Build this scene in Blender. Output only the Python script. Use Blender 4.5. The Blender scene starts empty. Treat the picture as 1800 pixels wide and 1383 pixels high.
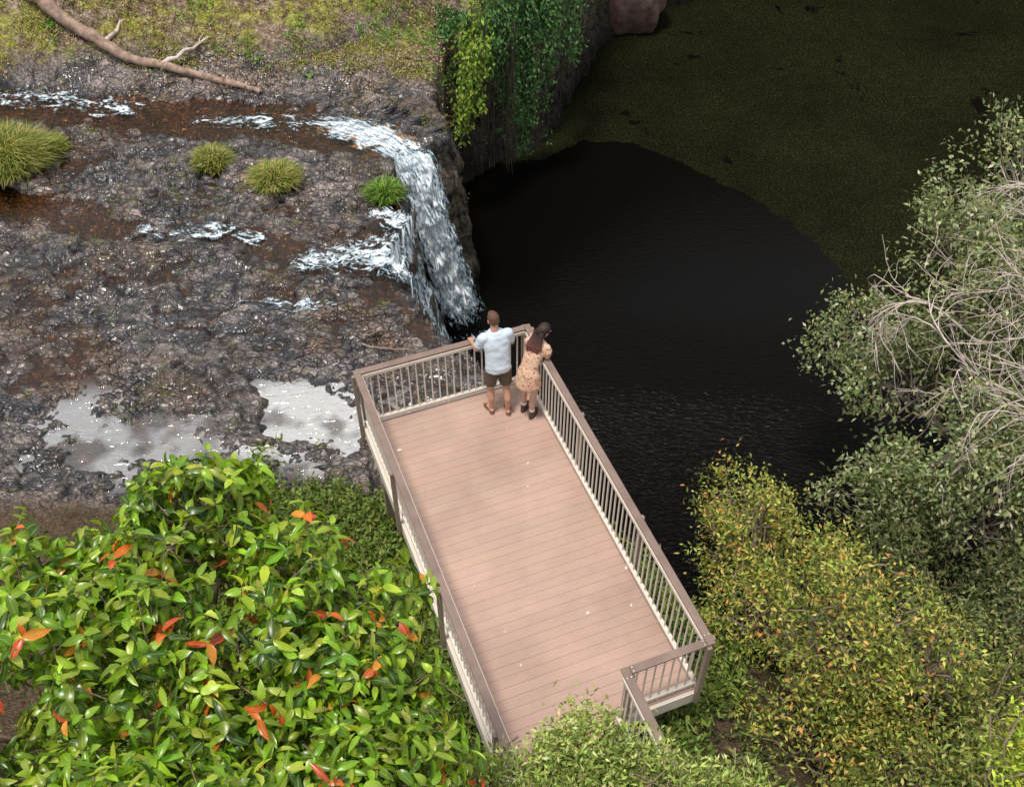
import bpy, math, random
import numpy as np
from mathutils import Vector, Matrix
from mathutils.bvhtree import BVHTree
random.seed(7)
R = np.random.default_rng(11)
scene = bpy.context.scene
COL = scene.collection

# ------------------------------------------------------------------ helpers
def link(o, parent=None):
    COL.objects.link(o)
    if parent is not None:
        o.parent = parent
    return o

def fast_mesh(name, V, F, mat=None, parent=None, smooth=True, color=None, attrs=None, colname="col"):
    me = bpy.data.meshes.new(name)
    V = np.asarray(V, dtype=np.float32)
    if isinstance(F, np.ndarray):
        Fs = [F]
    else:
        Fs = [np.asarray(f) for f in F if len(f)]
    nl = sum(f.size for f in Fs); nf = sum(len(f) for f in Fs)
    me.vertices.add(len(V)); me.vertices.foreach_set("co", V.ravel())
    me.loops.add(nl); me.loops.foreach_set("vertex_index", np.concatenate([f.ravel() for f in Fs]).astype(np.int32))
    me.polygons.add(nf)
    tot = np.concatenate([np.full(len(f), f.shape[1]) for f in Fs]).astype(np.int32)
    st = np.concatenate([[0], np.cumsum(tot)[:-1]]).astype(np.int32)
    me.polygons.foreach_set("loop_start", st)
    me.polygons.foreach_set("use_smooth", np.full(nf, smooth))
    me.update(calc_edges=True)
    if color is not None:
        a = me.color_attributes.new(colname, 'FLOAT_COLOR', 'POINT')
        c = np.asarray(color, dtype=np.float32)
        if c.shape[1] == 3:
            c = np.concatenate([c, np.ones((len(c), 1), np.float32)], 1)
        a.data.foreach_set("color", c.ravel())
    if attrs:
        for k, v in attrs.items():
            if v.ndim == 1:
                a = me.attributes.new(k, 'FLOAT', 'POINT'); a.data.foreach_set("value", v.astype(np.float32))
            else:
                a = me.color_attributes.new(k, 'FLOAT_COLOR', 'POINT'); a.data.foreach_set("color", v.astype(np.float32).ravel())
    if mat: me.materials.append(mat)
    o = bpy.data.objects.new(name, me)
    return link(o, parent)

class MB:
    def __init__(s): s.V=[]; s.F4=[]; s.F3=[]; s.C=[]; s.n=0
    def add(s, V, F, c=None):
        V=np.asarray(V,float); F=np.asarray(F,int)
        if F.shape[1]==4: s.F4.append(F+s.n)
        else: s.F3.append(F+s.n)
        s.V.append(V); s.n+=len(V)
        if c is not None: s.C.append(np.tile(np.asarray(c,float),(len(V),1)))
    def box(s, o, ax, ay, az, c=None):
        o,ax,ay,az=[np.asarray(q,float) for q in (o,ax,ay,az)]
        P=[o+(i-.5)*ax+(j-.5)*ay+(k-.5)*az for k in (0,1) for j in (0,1) for i in (0,1)]
        s.add(P, [[0,2,3,1],[4,5,7,6],[0,1,5,4],[2,6,7,3],[0,4,6,2],[1,3,7,5]], c)
    def obj(s, name, mat, parent=None, smooth=False):
        F=[]
        if s.F4: F.append(np.concatenate(s.F4))
        if s.F3: F.append(np.concatenate(s.F3))
        return fast_mesh(name, np.concatenate(s.V), F, mat, parent, smooth, np.concatenate(s.C) if s.C else None)

def tube(P, rad, sides=6):
    P=np.asarray(P,float); n=len(P); rad=np.broadcast_to(rad,(n,))
    T=np.gradient(P,axis=0); T/= (np.linalg.norm(T,axis=1,keepdims=True)+1e-9)
    up=np.array([0,0,1.0]) if abs(T[0,2])<.9 else np.array([1.0,0,0])
    A=np.cross(T,up); A/=np.linalg.norm(A,axis=1,keepdims=True)+1e-9
    B=np.cross(T,A)
    th=np.linspace(0,2*np.pi,sides,endpoint=False)
    V=P[:,None,:]+rad[:,None,None]*(np.cos(th)[None,:,None]*A[:,None,:]+np.sin(th)[None,:,None]*B[:,None,:])
    V=V.reshape(-1,3)
    i=np.arange(n-1)[:,None]*sides; j=np.arange(sides)[None,:]; j2=(j+1)%sides
    F=np.stack([i+j,i+j2,i+sides+j2,i+sides+j],-1).reshape(-1,4)
    return V,F

def empty(name, loc, label, cat, group=None):
    o=bpy.data.objects.new(name,None); o.location=loc; o.empty_display_size=.3
    link(o); tag(o,label,cat,group); return o
def tag(o,label=None,cat=None,group=None,kind=None):
    if label: o["label"]=label
    if cat: o["category"]=cat
    if group: o["group"]=group
    if kind: o["kind"]=kind
    return o
def adopt(child, par):
    child.parent=par
    child.matrix_parent_inverse=Matrix.Translation(-Vector(par.location))
def unit(v): return v/(np.linalg.norm(v,axis=-1,keepdims=True)+1e-9)

# noise
def h2(ix,iy,s):
    n=np.sin(ix*127.1+iy*311.7+s*74.7)*43758.5453
    return n-np.floor(n)
def vn(x,y,s=0):
    ix=np.floor(x); iy=np.floor(y); fx=x-ix; fy=y-iy
    fx=fx*fx*(3-2*fx); fy=fy*fy*(3-2*fy)
    a=h2(ix,iy,s); b=h2(ix+1,iy,s); c=h2(ix,iy+1,s); d=h2(ix+1,iy+1,s)
    return (a*(1-fx)+b*fx)*(1-fy)+(c*(1-fx)+d*fx)*fy
def fbm(x,y,o=4,s=0):
    r=0; a=.5; f=1
    for i in range(o):
        r=r+a*vn(x*f,y*f,s+i*3.1); a*=.5; f*=2.03
    return r
def worley(x,y,s=0):
    ix=np.floor(x); iy=np.floor(y)
    f1=np.full(x.shape,9.); f2=np.full(x.shape,9.); cid=np.zeros(x.shape); fc=np.zeros(x.shape)
    for dx in (-1,0,1):
        for dy in (-1,0,1):
            cx=ix+dx; cy=iy+dy
            px=cx+h2(cx,cy,s); py=cy+h2(cx,cy,s+5)
            d=np.hypot(x-px,y-py)
            m=d<f1
            f2=np.where(m,f1,np.minimum(f2,d)); cid=np.where(m,h2(cx,cy,s+9),cid)
            fc=np.where(m,(x-px)*(h2(cx,cy,s+11)-.5)*2+(y-py)*(h2(cx,cy,s+13)-.5)*2,fc)
            f1=np.where(m,d,f1)
    return f1,f2,cid,fc
def ss(a,b,x):
    t=np.clip((x-a)/(b-a),0,1); return t*t*(3-2*t)

# ------------------------------------------------------------------ materials
def newmat(name):
    m=bpy.data.materials.new(name); m.use_nodes=True
    nt=m.node_tree; return m,nt,nt.nodes["Principled BSDF"]
def nd(nt,t,**k):
    n=nt.nodes.new(t)
    for a,b in k.items(): setattr(n,a,b)
    return n
def noise(nt,scale,detail=4,vec=None,rough=.55,dist=0):
    n=nd(nt,'ShaderNodeTexNoise'); n.inputs['Scale'].default_value=scale; n.inputs['Detail'].default_value=detail
    n.inputs['Roughness'].default_value=rough; n.inputs['Distortion'].default_value=dist
    if vec: nt.links.new(vec,n.inputs['Vector'])
    return n
def voro(nt,scale,vec,feature='DISTANCE_TO_EDGE'):
    n=nd(nt,'ShaderNodeTexVoronoi',feature=feature); n.inputs['Scale'].default_value=scale; nt.links.new(vec,n.inputs['Vector']); return n
def ramp(nt,src,stops,interp='LINEAR'):
    r=nd(nt,'ShaderNodeValToRGB'); r.color_ramp.interpolation=interp
    e=r.color_ramp.elements
    while len(e)<len(stops): e.new(.5)
    for el,(p,c) in zip(e,stops):
        el.position=p; el.color=(*c,1) if not np.isscalar(c) else (c,c,c,1)
    nt.links.new(src,r.inputs[0]); return r
def mix(nt,f,a,b,mode='MIX'):
    m=nd(nt,'ShaderNodeMix',data_type='RGBA',blend_type=mode)
    for s,v in ((m.inputs[0],f),(m.inputs[6],a),(m.inputs[7],b)):
        if isinstance(v,bpy.types.NodeSocket): nt.links.new(v,s)
        elif np.isscalar(v): s.default_value=v
        else: s.default_value=(*v,1)
    return m.outputs[2]
def mth(nt,op,a,b=None,clamp=False):
    m=nd(nt,'ShaderNodeMath',operation=op); m.use_clamp=clamp
    for s,v in ((m.inputs[0],a),(m.inputs[1],b)):
        if v is None: continue
        if isinstance(v,bpy.types.NodeSocket): nt.links.new(v,s)
        else: s.default_value=v
    return m.outputs[0]
def bump(nt,h,strength,dist,bsdf):
    b=nd(nt,'ShaderNodeBump'); b.inputs['Strength'].default_value=strength; b.inputs['Distance'].default_value=dist
    nt.links.new(h,b.inputs['Height']); nt.links.new(b.outputs[0],bsdf.inputs['Normal']); return b
def objco(nt): return nd(nt,'ShaderNodeTexCoord').outputs['Object']

def simple(name,col,rough=.6,var=.15,scale=8,bmp=.2,bscale=40,metal=0):
    m,nt,b=newmat(name); co=objco(nt)
    n=noise(nt,scale,4,co)
    c=tuple(col)
    d=ramp(nt,n.outputs[0],[(.3,tuple(x*(1-var) for x in c)),(.7,tuple(min(1,x*(1+var)) for x in c))])
    nt.links.new(d.outputs[0],b.inputs['Base Color'])
    b.inputs['Roughness'].default_value=rough; b.inputs['Metallic'].default_value=metal
    if bmp: bump(nt,noise(nt,bscale,3,co).outputs[0],bmp,.01,b)
    return m

def leafmat(name,rough=.4,transl=.3,rib=False,spec=.5):
    m,nt,b=newmat(name)
    a=nd(nt,'ShaderNodeAttribute',attribute_name='col')
    col=a.outputs['Color']
    if rib:
        r=ramp(nt,a.outputs['Alpha'],[(.86,0.),(.97,1.)])
        col=mix(nt,mth(nt,'MULTIPLY',r.outputs[0],.6),col,(.42,.50,.14))
        n=noise(nt,9,2,objco(nt))
        col=mix(nt,.6,col,ramp(nt,n.outputs[0],[(.3,.6),(.7,1.4)]).outputs[0],'MULTIPLY')
    nt.links.new(col,b.inputs['Base Color']); b.inputs['Roughness'].default_value=rough
    b.inputs['Specular IOR Level'].default_value=spec
    t=nd(nt,'ShaderNodeBsdfTranslucent')
    nt.links.new(mix(nt,1.,col,(1.6,1.5,.6),'MULTIPLY'),t.inputs[0])
    ms=nd(nt,'ShaderNodeMixShader'); ms.inputs[0].default_value=transl
    nt.links.new(b.outputs[0],ms.inputs[1]); nt.links.new(t.outputs[0],ms.inputs[2])
    nt.links.new(ms.outputs[0],nt.nodes['Material Output'].inputs[0])
    return m
M_leafbig=leafmat("glossy_leaf",.30,.28,True,.6)
M_leaf=leafmat("small_leaf",.55,.25,False,.3)
M_grass=leafmat("grass_blade",.55,.3,False,.3)

# ------------------------------------------------------------------ terrain
POOL=np.array([(-.71,27.6,.9,.75),(-1.73,26,1.0,.8),(-1.7,24.4,1.1,.6),(-1.15,22.8,1.1,.5),(-.95,21.5,.9,.5),(-1.6,21.0,.6,.5),(-2.5,20.7,.6,.5),(-2.45,20.0,.6,.5),(-1.7,19.2,.9,.3),(-.7,17.9,1.8,0),(-.1,16.2,1.9,0),(.8,14,1.3,0),
 (2.2,11.5,1.8,0),(4.5,10,3,0),(7,10.5,5,0),(8.8,13,6,0),(9.3,17,7,0),(10.5,21,7,0),(14,25,7,0),(20,28,7,0),(26,33,5,0),(24,39,2,0),(16,40.5,1,0),(9,39.6,.9,0),
 (5.8,37.9,.9,.5),(2.9,35,.9,.6),(1.9,31.5,.9,.6),(.92,28.9,.9,.7)])
def sdist(x,y,poly):
    D=np.full(x.shape,1e9); W=np.zeros(x.shape); K=np.zeros(x.shape); ins=np.zeros(x.shape,bool)
    n=len(poly)
    for i in range(n):
        a=poly[i]; b=poly[(i+1)%n]
        dx,dy=b[0]-a[0],b[1]-a[1]
        t=np.clip(((x-a[0])*dx+(y-a[1])*dy)/(dx*dx+dy*dy),0,1)
        d=np.hypot(x-a[0]-t*dx,y-a[1]-t*dy)
        m=d<D; D=np.where(m,d,D)
        if poly.shape[1]>2:
            W=np.where(m,a[2]*(1-t)+b[2]*t,W); K=np.where(m,a[3]*(1-t)+b[3]*t,K)
        c=((a[1]>y)!=(b[1]>y)) & (x<(b[0]-a[0])*(y-a[1])/((b[1]-a[1]) if b[1]!=a[1] else 1e-9)+a[0])
        ins^=c
    return np.where(ins,-D,D),W,K
def pdist(x,y,pts):
    pts=np.asarray(pts,float); D=np.full(x.shape,1e9)
    for a,b in zip(pts[:-1],pts[1:]):
        dx,dy=b[0]-a[0],b[1]-a[1]
        t=np.clip(((x-a[0])*dx+(y-a[1])*dy)/(dx*dx+dy*dy),0,1)
        D=np.minimum(D,np.hypot(x-a[0]-t*dx,y-a[1]-t*dy))
    return D
CH1=[(-20,23.6),(-13,23.2),(-8.7,22.6),(-6.2,22.2),(-4.3,21.7),(-2.9,21.2)]
CH2=[(-14,19.6),(-8.6,17.95),(-6.1,17.7),(-4.05,16.8),(-2.3,16.9),(-1.3,17.2)]
WL=-2.56
PUD=[(-7.2,12.05,1.5,.85,.16),(-3.6,12.4,1.3,.85,.22)]
def terrain(x,y,full=False):
    D,W,K=sdist(x,y,POOL)
    wx=x+.6*(fbm(x*1.3,y*1.3,4,2)-.5); wy=y+.5*(fbm(x*1.3,y*1.3,4,8)-.5)
    f1,f2,cid,fc=worley(wx*.9,wy*1.5,1); g1,g2,gid,gc=worley(wx*2.4+.3*wy,wy*4.2,4); k1,k2,kid,kc=worley(wx*6+.4*wy,wy*9.5,14)
    crack=np.clip((f2-f1)*6,0,1); gcr=np.clip((g2-g1)*5,0,1); kcr=np.clip((k2-k1)*4.,0,1)
    reg=ss(.36,.6,fbm(x*.45+7,y*.6,3,77))
    rock=.12*(cid-.45)+.09*fc-.04*(1-crack)+(.05+.07*reg)*(gid-.5)+.08*gc-.045*(1-gcr)+(.02+.05*reg)*(kid-.5)+(.02+.06*reg)*kc-.02*(1-kcr)+.24*(fbm(x*.5,y*.5,3,3)-.45)
    yb=24.3+3.4*ss(-6,-2.0,x)-.8*ss(-9,-14,x)
    up=np.clip(y-yb+.5*(fbm(x*.8,y*.8,3,20)-.5),0,None)
    bank=np.minimum(.85*up,7+.02*up)
    sh=.35*ss(23.1,24.2,y+.5*(fbm(x*.9,y*.9,3,30)-.5)+.6*ss(-5,-2,x))
    near=np.clip(10.7-y+.9*(fbm(x*.7,y*.7,3,33)-.5),0,None)
    nb=np.minimum(.30*near,2.35)
    left=-2.475+sh+bank+nb
    d1=pdist(x,y,CH1); d2=pdist(x,y,CH2)
    ch=-.22*ss(1.1,.2,d1+.5*(fbm(x,y,3,40)-.5))-.10*ss(.7,.1,d2+.4*(fbm(x*1.4,y*1.4,3,41)-.5))
    pd=np.zeros(x.shape)
    for (px,py,rx,ry,dep) in PUD+[(-10.5,18.6,1.6,.8,.08)]:
        q=np.hypot((x-px)/rx,(y-py)/ry)+2.2*(fbm(x*1.5,y*1.8,4,int(px*10))-.45)
        pd-=dep*ss(1.2,.7,q)
    river=ss(24.6,23.6,y)*ss(9.6,10.9,y)*ss(6,2,x)
    edge=.16*ss(-9.2,-10.2,x)*ss(14,13,y)
    amp=.35+.65*river
    rk=rock*amp*(1-.45*ss(-.02,-.2,pd))
    left=left+rk+(ch+pd+edge)*river+.12*(fbm(x*3,y*3,3,50)-.5)*(1-river)
    left=left-.8*ss(2.6,.3,np.hypot(x+1.1,(y-17.3)*.8))
    right=-7.25+.22*np.clip(D,0,14)+.3*(fbm(x,y,3,60)-.5)
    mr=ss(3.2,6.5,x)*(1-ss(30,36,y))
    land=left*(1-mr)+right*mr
    Dn=D+W*.45*(fbm(x*1.1,y*1.1,4,70)-.5)+.22*(cid-.5)*np.clip(W,0,1.2)+.1*(gid-.5)
    t=np.clip((Dn+.3)/(W+.3),0,1)
    prof=np.where(W>2.5,t,t**1.1)
    st=prof*6+.7*(fbm(x*1.5,y*1.5,2,71)-.5); prof2=(np.floor(st)+ss(.2,.8,st-np.floor(st)))/6
    prof=np.clip(.5*prof+.5*prof2,0,1); prof=np.where(t>=1,1,prof)
    rnd=.55*ss(1.6,0,D-W)*ss(22.5,24.5,y)*(x<1)
    z=-8.4+(land-rnd+8.4)*prof
    z=z+.6*(rock)*((prof<1)&(prof>0))
    far=ss(45,400,np.hypot(x,y)); z=z*(1-far)+far*2
    if not full: return z
    cliff=(1-ss(.80,1.0,prof))*(D>-.6)
    moss=ss(0.0,.6,up)
    moss=np.maximum(moss,.8*ss(24.0,25.2,y)*ss(2.2,.6,D-W)*(x<1))
    dirt=ss(.1,.8,near)
    cr=np.minimum(np.minimum(crack,gcr),.35+.65*kcr)
    return z,D,W,K,cliff,moss,dirt,mr,river,cid,cr,gid,kid

def axis(parts,lo,hi):
    a=[]
    for s,e,d in parts: a+=list(np.arange(s,e,d))
    a.append(parts[-1][1])
    d=parts[-1][2]; v=a[-1]
    while v<hi: d*=1.35; v+=d; a.append(v)
    d=parts[0][2]; v=a[0]; pre=[]
    while v>lo: d*=1.35; v-=d; pre.append(v)
    return np.array(pre[::-1]+a)
xs=axis([(-14.5,-4,.045),(-4,2.4,.04),(2.4,12,.16),(12,22,.4)],-1500,1500)
ys=axis([(0,9.6,.14),(9.6,29,.045),(29,42,.14)],-1500,1500)
X,Y=np.meshgrid(xs,ys,indexing='xy')
x=X.ravel(); y=Y.ravel()
z,D,Wd_,Kk,cliff,moss,dirt,mr,river,cid,crk,gid,kid=terrain(x,y,True)
nx,ny=len(xs),len(ys)
def gridF(nx,ny):
    i=np.arange(ny-1)[:,None]*nx; j=np.arange(nx-1)[None,:]
    return np.stack([i+j,i+j+1,i+nx+j+1,i+nx+j],-1).reshape(-1,4)
e=.02
gxx=(sdist(x+e,y,POOL)[0]-sdist(x-e,y,POOL)[0])/(2*e); gyy=(sdist(x,y+e,POOL)[0]-sdist(x,y-e,POOL)[0])/(2*e)
sft=Kk*Wd_*ss(-.1,1,D/np.maximum(Wd_,.1))*(1-ss(0,3.2,D-Wd_))
lat=.38*cliff*(Wd_<2.5)*(fbm(x*1.7+z*.9,y*1.7-z*1.1,4,90)-.5)*2
xd=x-gxx*(sft+lat); yd=y-gyy*(sft+lat)
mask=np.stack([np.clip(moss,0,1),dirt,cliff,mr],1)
cell=np.stack([kid,gid,crk,np.clip((z-WL)/.5+.4,0,1)],1)

def ground_material():
    m,nt,b=newmat("rocky_ground"); co=objco(nt)
    A=nd(nt,'ShaderNodeAttribute',attribute_name='mask'); S=nd(nt,'ShaderNodeSeparateColor'); nt.links.new(A.outputs['Color'],S.inputs[0])
    C=nd(nt,'ShaderNodeAttribute',attribute_name='cell'); T=nd(nt,'ShaderNodeSeparateColor'); nt.links.new(C.outputs['Color'],T.inputs[0])
    hgt=C.outputs['Alpha']
    n1=noise(nt,.6,4,co,.6); n2=noise(nt,5,5,co,.62,.4); n3=noise(nt,20,4,co,.65); n5=noise(nt,1.1,4,co,.65); n7=noise(nt,.45,3,co,.6)
    dv=nd(nt,'ShaderNodeVectorMath',operation='ADD'); sc=nd(nt,'ShaderNodeVectorMath',operation='SCALE'); sc.inputs['Scale'].default_value=.22
    mpv=nd(nt,'ShaderNodeMapping'); mpv.inputs['Scale'].default_value=(1,1.6,1); mpv.inputs['Rotation'].default_value=(0,0,.18); nt.links.new(co,mpv.inputs[0])
    nt.links.new(noise(nt,3,2,co).outputs['Color'],sc.inputs[0]); nt.links.new(mpv.outputs[0],dv.inputs[0]); nt.links.new(sc.outputs[0],dv.inputs[1])
    v1=voro(nt,3.0,dv.outputs[0]); v2=voro(nt,7.5,dv.outputs[0]); vc=voro(nt,7.5,dv.outputs[0],'F1')
    e1=ramp(nt,v1.outputs['Distance'],[(0,0.),(.06,1.)]).outputs[0]; e2=ramp(nt,v2.outputs['Distance'],[(0,0.),(.10,1.)]).outputs[0]
    vcs=nd(nt,'ShaderNodeSeparateColor'); nt.links.new(vc.outputs['Color'],vcs.inputs[0])
    k=mth(nt,'ADD',mth(nt,'MULTIPLY',T.outputs[1],.24),mth(nt,'MULTIPLY',n2.outputs[0],.50)); k=mth(nt,'ADD',k,mth(nt,'MULTIPLY',vcs.outputs[0],.20)); k=mth(nt,'ADD',k,mth(nt,'MULTIPLY',T.outputs[0],.16))
    rock=ramp(nt,k,[(.34,(.020,.021,.027)),(.52,(.055,.053,.062)),(.66,(.115,.102,.104)),(.82,(.27,.225,.205))]).outputs[0]
    brown=ramp(nt,n2.outputs[0],[(.3,(.035,.020,.012)),(.5,(.11,.062,.034)),(.7,(.25,.165,.11))]).outputs[0]
    rock=mix(nt,ramp(nt,n1.outputs[0],[(.48,0.),(.62,.7)]).outputs[0],rock,brown)
    top=mth(nt,'MULTIPLY',ramp(nt,hgt,[(.54,0.),(.76,1.)]).outputs[0],ramp(nt,n3.outputs[0],[(.42,0.),(.52,1.)]).outputs[0])
    top=mth(nt,'MULTIPLY',top,ramp(nt,n5.outputs[0],[(.43,.10),(.56,1.)]).outputs[0])
    rock=mix(nt,mth(nt,'MULTIPLY',top,.75),rock,(.38,.31,.285))
    alg=mth(nt,'MULTIPLY',ramp(nt,noise(nt,2.3,5,co,.7).outputs[0],[(.57,0.),(.66,1.)]).outputs[0],.6)
    rock=mix(nt,alg,rock,(.13,.12,.03))
    rock=mix(nt,1.,rock,ramp(nt,n7.outputs[0],[(.40,.7),(.60,1.25)]).outputs[0],'MULTIPLY')
    ck=mth(nt,'MULTIPLY',mth(nt,'MULTIPLY',e1,ramp(nt,e2,[(0,.45),(1,1.)]).outputs[0]),ramp(nt,T.outputs[2],[(.02,.15),(.4,1.)]).outputs[0])
    rock=mix(nt,1.,rock,ramp(nt,ck,[(0,.18),(1,1.)]).outputs[0],'MULTIPLY')
    ms=ramp(nt,n2.outputs[0],[(.32,(.08,.055,.03)),(.42,(.20,.15,.085)),(.50,(.25,.24,.05)),(.60,(.36,.36,.07)),(.74,(.50,.44,.29))]).outputs[0]
    lit=ramp(nt,n2.outputs[0],[(.32,(.09,.06,.04)),(.46,(.23,.165,.115)),(.58,(.38,.30,.23)),(.72,(.52,.46,.39))]).outputs[0]
    ms=mix(nt,ramp(nt,n5.outputs[0],[(.45,0.),(.56,1.)]).outputs[0],ms,lit)
    ms=mix(nt,1.,ms,ramp(nt,e2,[(0,.5),(1,1.)]).outputs[0],'MULTIPLY')
    dr=ramp(nt,n3.outputs[0],[(.3,(.03,.020,.010)),(.55,(.09,.06,.036)),(.8,(.18,.14,.10))]).outputs[0]
    cl=ramp(nt,n2.outputs[0],[(.32,(.045,.035,.028)),(.46,(.15,.12,.09)),(.56,(.28,.22,.17)),(.66,(.16,.19,.045))]).outputs[0]
    cl=mix(nt,1.,cl,ramp(nt,ck,[(0,.25),(1,1.)]).outputs[0],'MULTIPLY')
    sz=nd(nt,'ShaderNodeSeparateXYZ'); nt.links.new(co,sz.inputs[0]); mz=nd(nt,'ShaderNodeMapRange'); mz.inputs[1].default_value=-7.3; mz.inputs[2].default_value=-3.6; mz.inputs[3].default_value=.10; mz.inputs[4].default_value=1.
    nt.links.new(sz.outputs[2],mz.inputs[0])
    cl=mix(nt,1.,cl,mz.outputs[0],'MULTIPLY')  # painted shade: cliff colour darkens downwards into the recess above the pool
    col=mix(nt,S.outputs[0],rock,ms)
    col=mix(nt,S.outputs[1],col,dr)
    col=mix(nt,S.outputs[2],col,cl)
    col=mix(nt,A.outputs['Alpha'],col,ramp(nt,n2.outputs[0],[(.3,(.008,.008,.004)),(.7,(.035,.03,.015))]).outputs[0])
    nt.links.new(col,b.inputs['Base Color'])
    wet=mth(nt,'MULTIPLY',mth(nt,'SUBTRACT',1,S.outputs[0],True),mth(nt,'SUBTRACT',1,S.outputs[1],True))
    r=ramp(nt,n5.outputs[0],[(.46,.24),(.60,.5)]).outputs[0]
    rr=mix(nt,wet,(.9,.9,.9),r); nt.links.new(rr,b.inputs['Roughness'])
    nt.links.new(mth(nt,'ADD',.3,mth(nt,'MULTIPLY',wet,.3)),b.inputs['Specular IOR Level'])
    h=mth(nt,'ADD',mth(nt,'MULTIPLY',n2.outputs[0],.30),mth(nt,'MULTIPLY',n3.outputs[0],.12)); h=mth(nt,'ADD',h,mth(nt,'MULTIPLY',ck,.6)); h=mth(nt,'ADD',h,mth(nt,'MULTIPLY',vcs.outputs[1],.40))
    bb=bump(nt,h,.7,.055,b)
    nt.links.new(ramp(nt,n7.outputs[0],[(.42,.35),(.58,.85)]).outputs[0],bb.inputs['Strength'])
    return m
G=fast_mesh("ground",np.stack([xd,yd,z],1),gridF(nx,ny),ground_material(),None,True,None,{"mask":mask,"cell":cell})
tag(G,"wet fractured basalt riverbed with mossy bank and cliff","ground",kind="structure")
bpy.context.view_layer.update()
BVH=BVHTree.FromObject(G,bpy.context.evaluated_depsgraph_get())
DN=Vector((0,0,-1))
def zt(x,y):
    h=BVH.ray_cast(Vector((float(x),float(y),30)),DN)[0]
    return h.z if h is not None else -8.4
def zr(x,y):
    return np.array([zt(a,b) for a,b in zip(np.ravel(x),np.ravel(y))]).reshape(np.shape(x))

# ------------------------------------------------------------------ stream water
gx=np.arange(-40,2.0,.08); gy=np.arange(9.0,25.2,.08)
X,Y=np.meshgrid(gx,gy); x=X.ravel(); y=Y.ravel()
Dw,Ww,Kw=sdist(x,y,POOL); zz=terrain(x,y)
ok=(Dw>Ww*(1-Kw)+.15)&(zz>WL-.62)&(np.hypot(x+1.1,(y-17.3)*.8)>1.6)
F=gridF(len(gx),len(gy))
keep=ok[F].all(1)&((zz[F].min(1))<WL+.03)
shine=np.zeros(x.shape)
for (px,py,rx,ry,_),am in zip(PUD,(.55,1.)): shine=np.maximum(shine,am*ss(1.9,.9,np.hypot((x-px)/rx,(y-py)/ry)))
m,nt,b=newmat("stream_water"); co=objco(nt)
mp=nd(nt,'ShaderNodeMapping'); mp.inputs['Scale'].default_value=(1,2.2,1); nt.links.new(co,mp.inputs[0])
nw=noise(nt,4.5,4,mp.outputs[0],.55,.8)
tr=nd(nt,'ShaderNodeBsdfTransparent'); tr.inputs[0].default_value=(.72,.48,.31,1)
gl=nd(nt,'ShaderNodeBsdfGlossy'); gl.inputs['Roughness'].default_value=.06; gl.inputs['Color'].default_value=(1,.97,.93,1)
bp=nd(nt,'ShaderNodeBump'); bp.inputs['Strength'].default_value=.6; bp.inputs['Distance'].default_value=.04; nt.links.new(nw.outputs[0],bp.inputs['Height']); nt.links.new(bp.outputs[0],gl.inputs['Normal'])
fr=nd(nt,'ShaderNodeFresnel'); fr.inputs[0].default_value=1.5; nt.links.new(bp.outputs[0],fr.inputs['Normal'])
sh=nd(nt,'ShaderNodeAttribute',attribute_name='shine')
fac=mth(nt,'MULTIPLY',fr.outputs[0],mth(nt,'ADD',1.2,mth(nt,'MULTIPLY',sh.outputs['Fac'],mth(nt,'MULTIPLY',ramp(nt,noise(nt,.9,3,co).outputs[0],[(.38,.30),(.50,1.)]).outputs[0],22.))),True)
mx=nd(nt,'ShaderNodeMixShader'); nt.links.new(fac,mx.inputs[0]); nt.links.new(tr.outputs[0],mx.inputs[1]); nt.links.new(gl.outputs[0],mx.inputs[2])
nt.links.new(mx.outputs[0],nt.nodes['Material Output'].inputs[0]); M_stream=m
used=np.unique(F[keep]); remap=-np.ones(len(x),int); remap[used]=np.arange(len(used))
o=fast_mesh("stream_water",np.stack([x,y,np.full(x.shape,WL)],1)[used],remap[F[keep]],M_stream,None,True,None,{"shine":shine[used]})
tag(o,"shallow clear brown stream water running over rocks","water",kind="structure")

# ------------------------------------------------------------------ pool water with duckweed
CLEAR=np.array([(-3,28.0),(-.2,27.6),(1.1,27.9),(2.3,28.9),(3.8,28.75),(4.7,28.1),(5.7,27.3),(7.2,25.9),(8.6,24.0),(9.5,21.6),(10.2,18),(11.6,14),(9,6),(0,6),(-4,14)])
gx=np.arange(-3.4,27,.2); gy=np.arange(8.5,41.5,.2)
X,Y=np.meshgrid(gx,gy); x=X.ravel(); y=Y.ravel()
sd=sdist(x,y,CLEAR)[0]
m,nt,b=newmat("pool_water"); co=objco(nt)
A=nd(nt,'ShaderNodeAttribute',attribute_name='sd')
n1=noise(nt,1.6,4,co,.6); n2=noise(nt,.55,6,co,.72,.5); n3=noise(nt,14,5,co,.8); n4=noise(nt,.22,3,co); n6=noise(nt,2.5,5,co,.75)
e=mth(nt,'ADD',A.outputs['Fac'],mth(nt,'MULTIPLY',mth(nt,'SUBTRACT',n1.outputs[0],.5),.7))
w=ramp(nt,e,[(.02,0.),(.07,1.)]).outputs[0]
hole=ramp(nt,n2.outputs[0],[(.345,0.),(.37,1.)]).outputs[0]
grain=ramp(nt,n3.outputs[0],[(.38,.0),(.5,1.)]).outputs[0]
w=mth(nt,'MULTIPLY',w,hole); wg=mth(nt,'MULTIPLY',w,grain)
wc=ramp(nt,n3.outputs[0],[(.42,(.0065,.0072,.003)),(.53,(.0135,.0145,.0055)),(.62,(.028,.029,.0115)),(.72,(.10,.095,.05))]).outputs[0]
wc=mix(nt,1.,wc,ramp(nt,n4.outputs[0],[(.35,.65),(.65,1.1)]).outputs[0],'MULTIPLY')
wc=mix(nt,1.,wc,ramp(nt,n6.outputs[0],[(.3,.7),(.65,1.2)]).outputs[0],'MULTIPLY')
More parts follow.
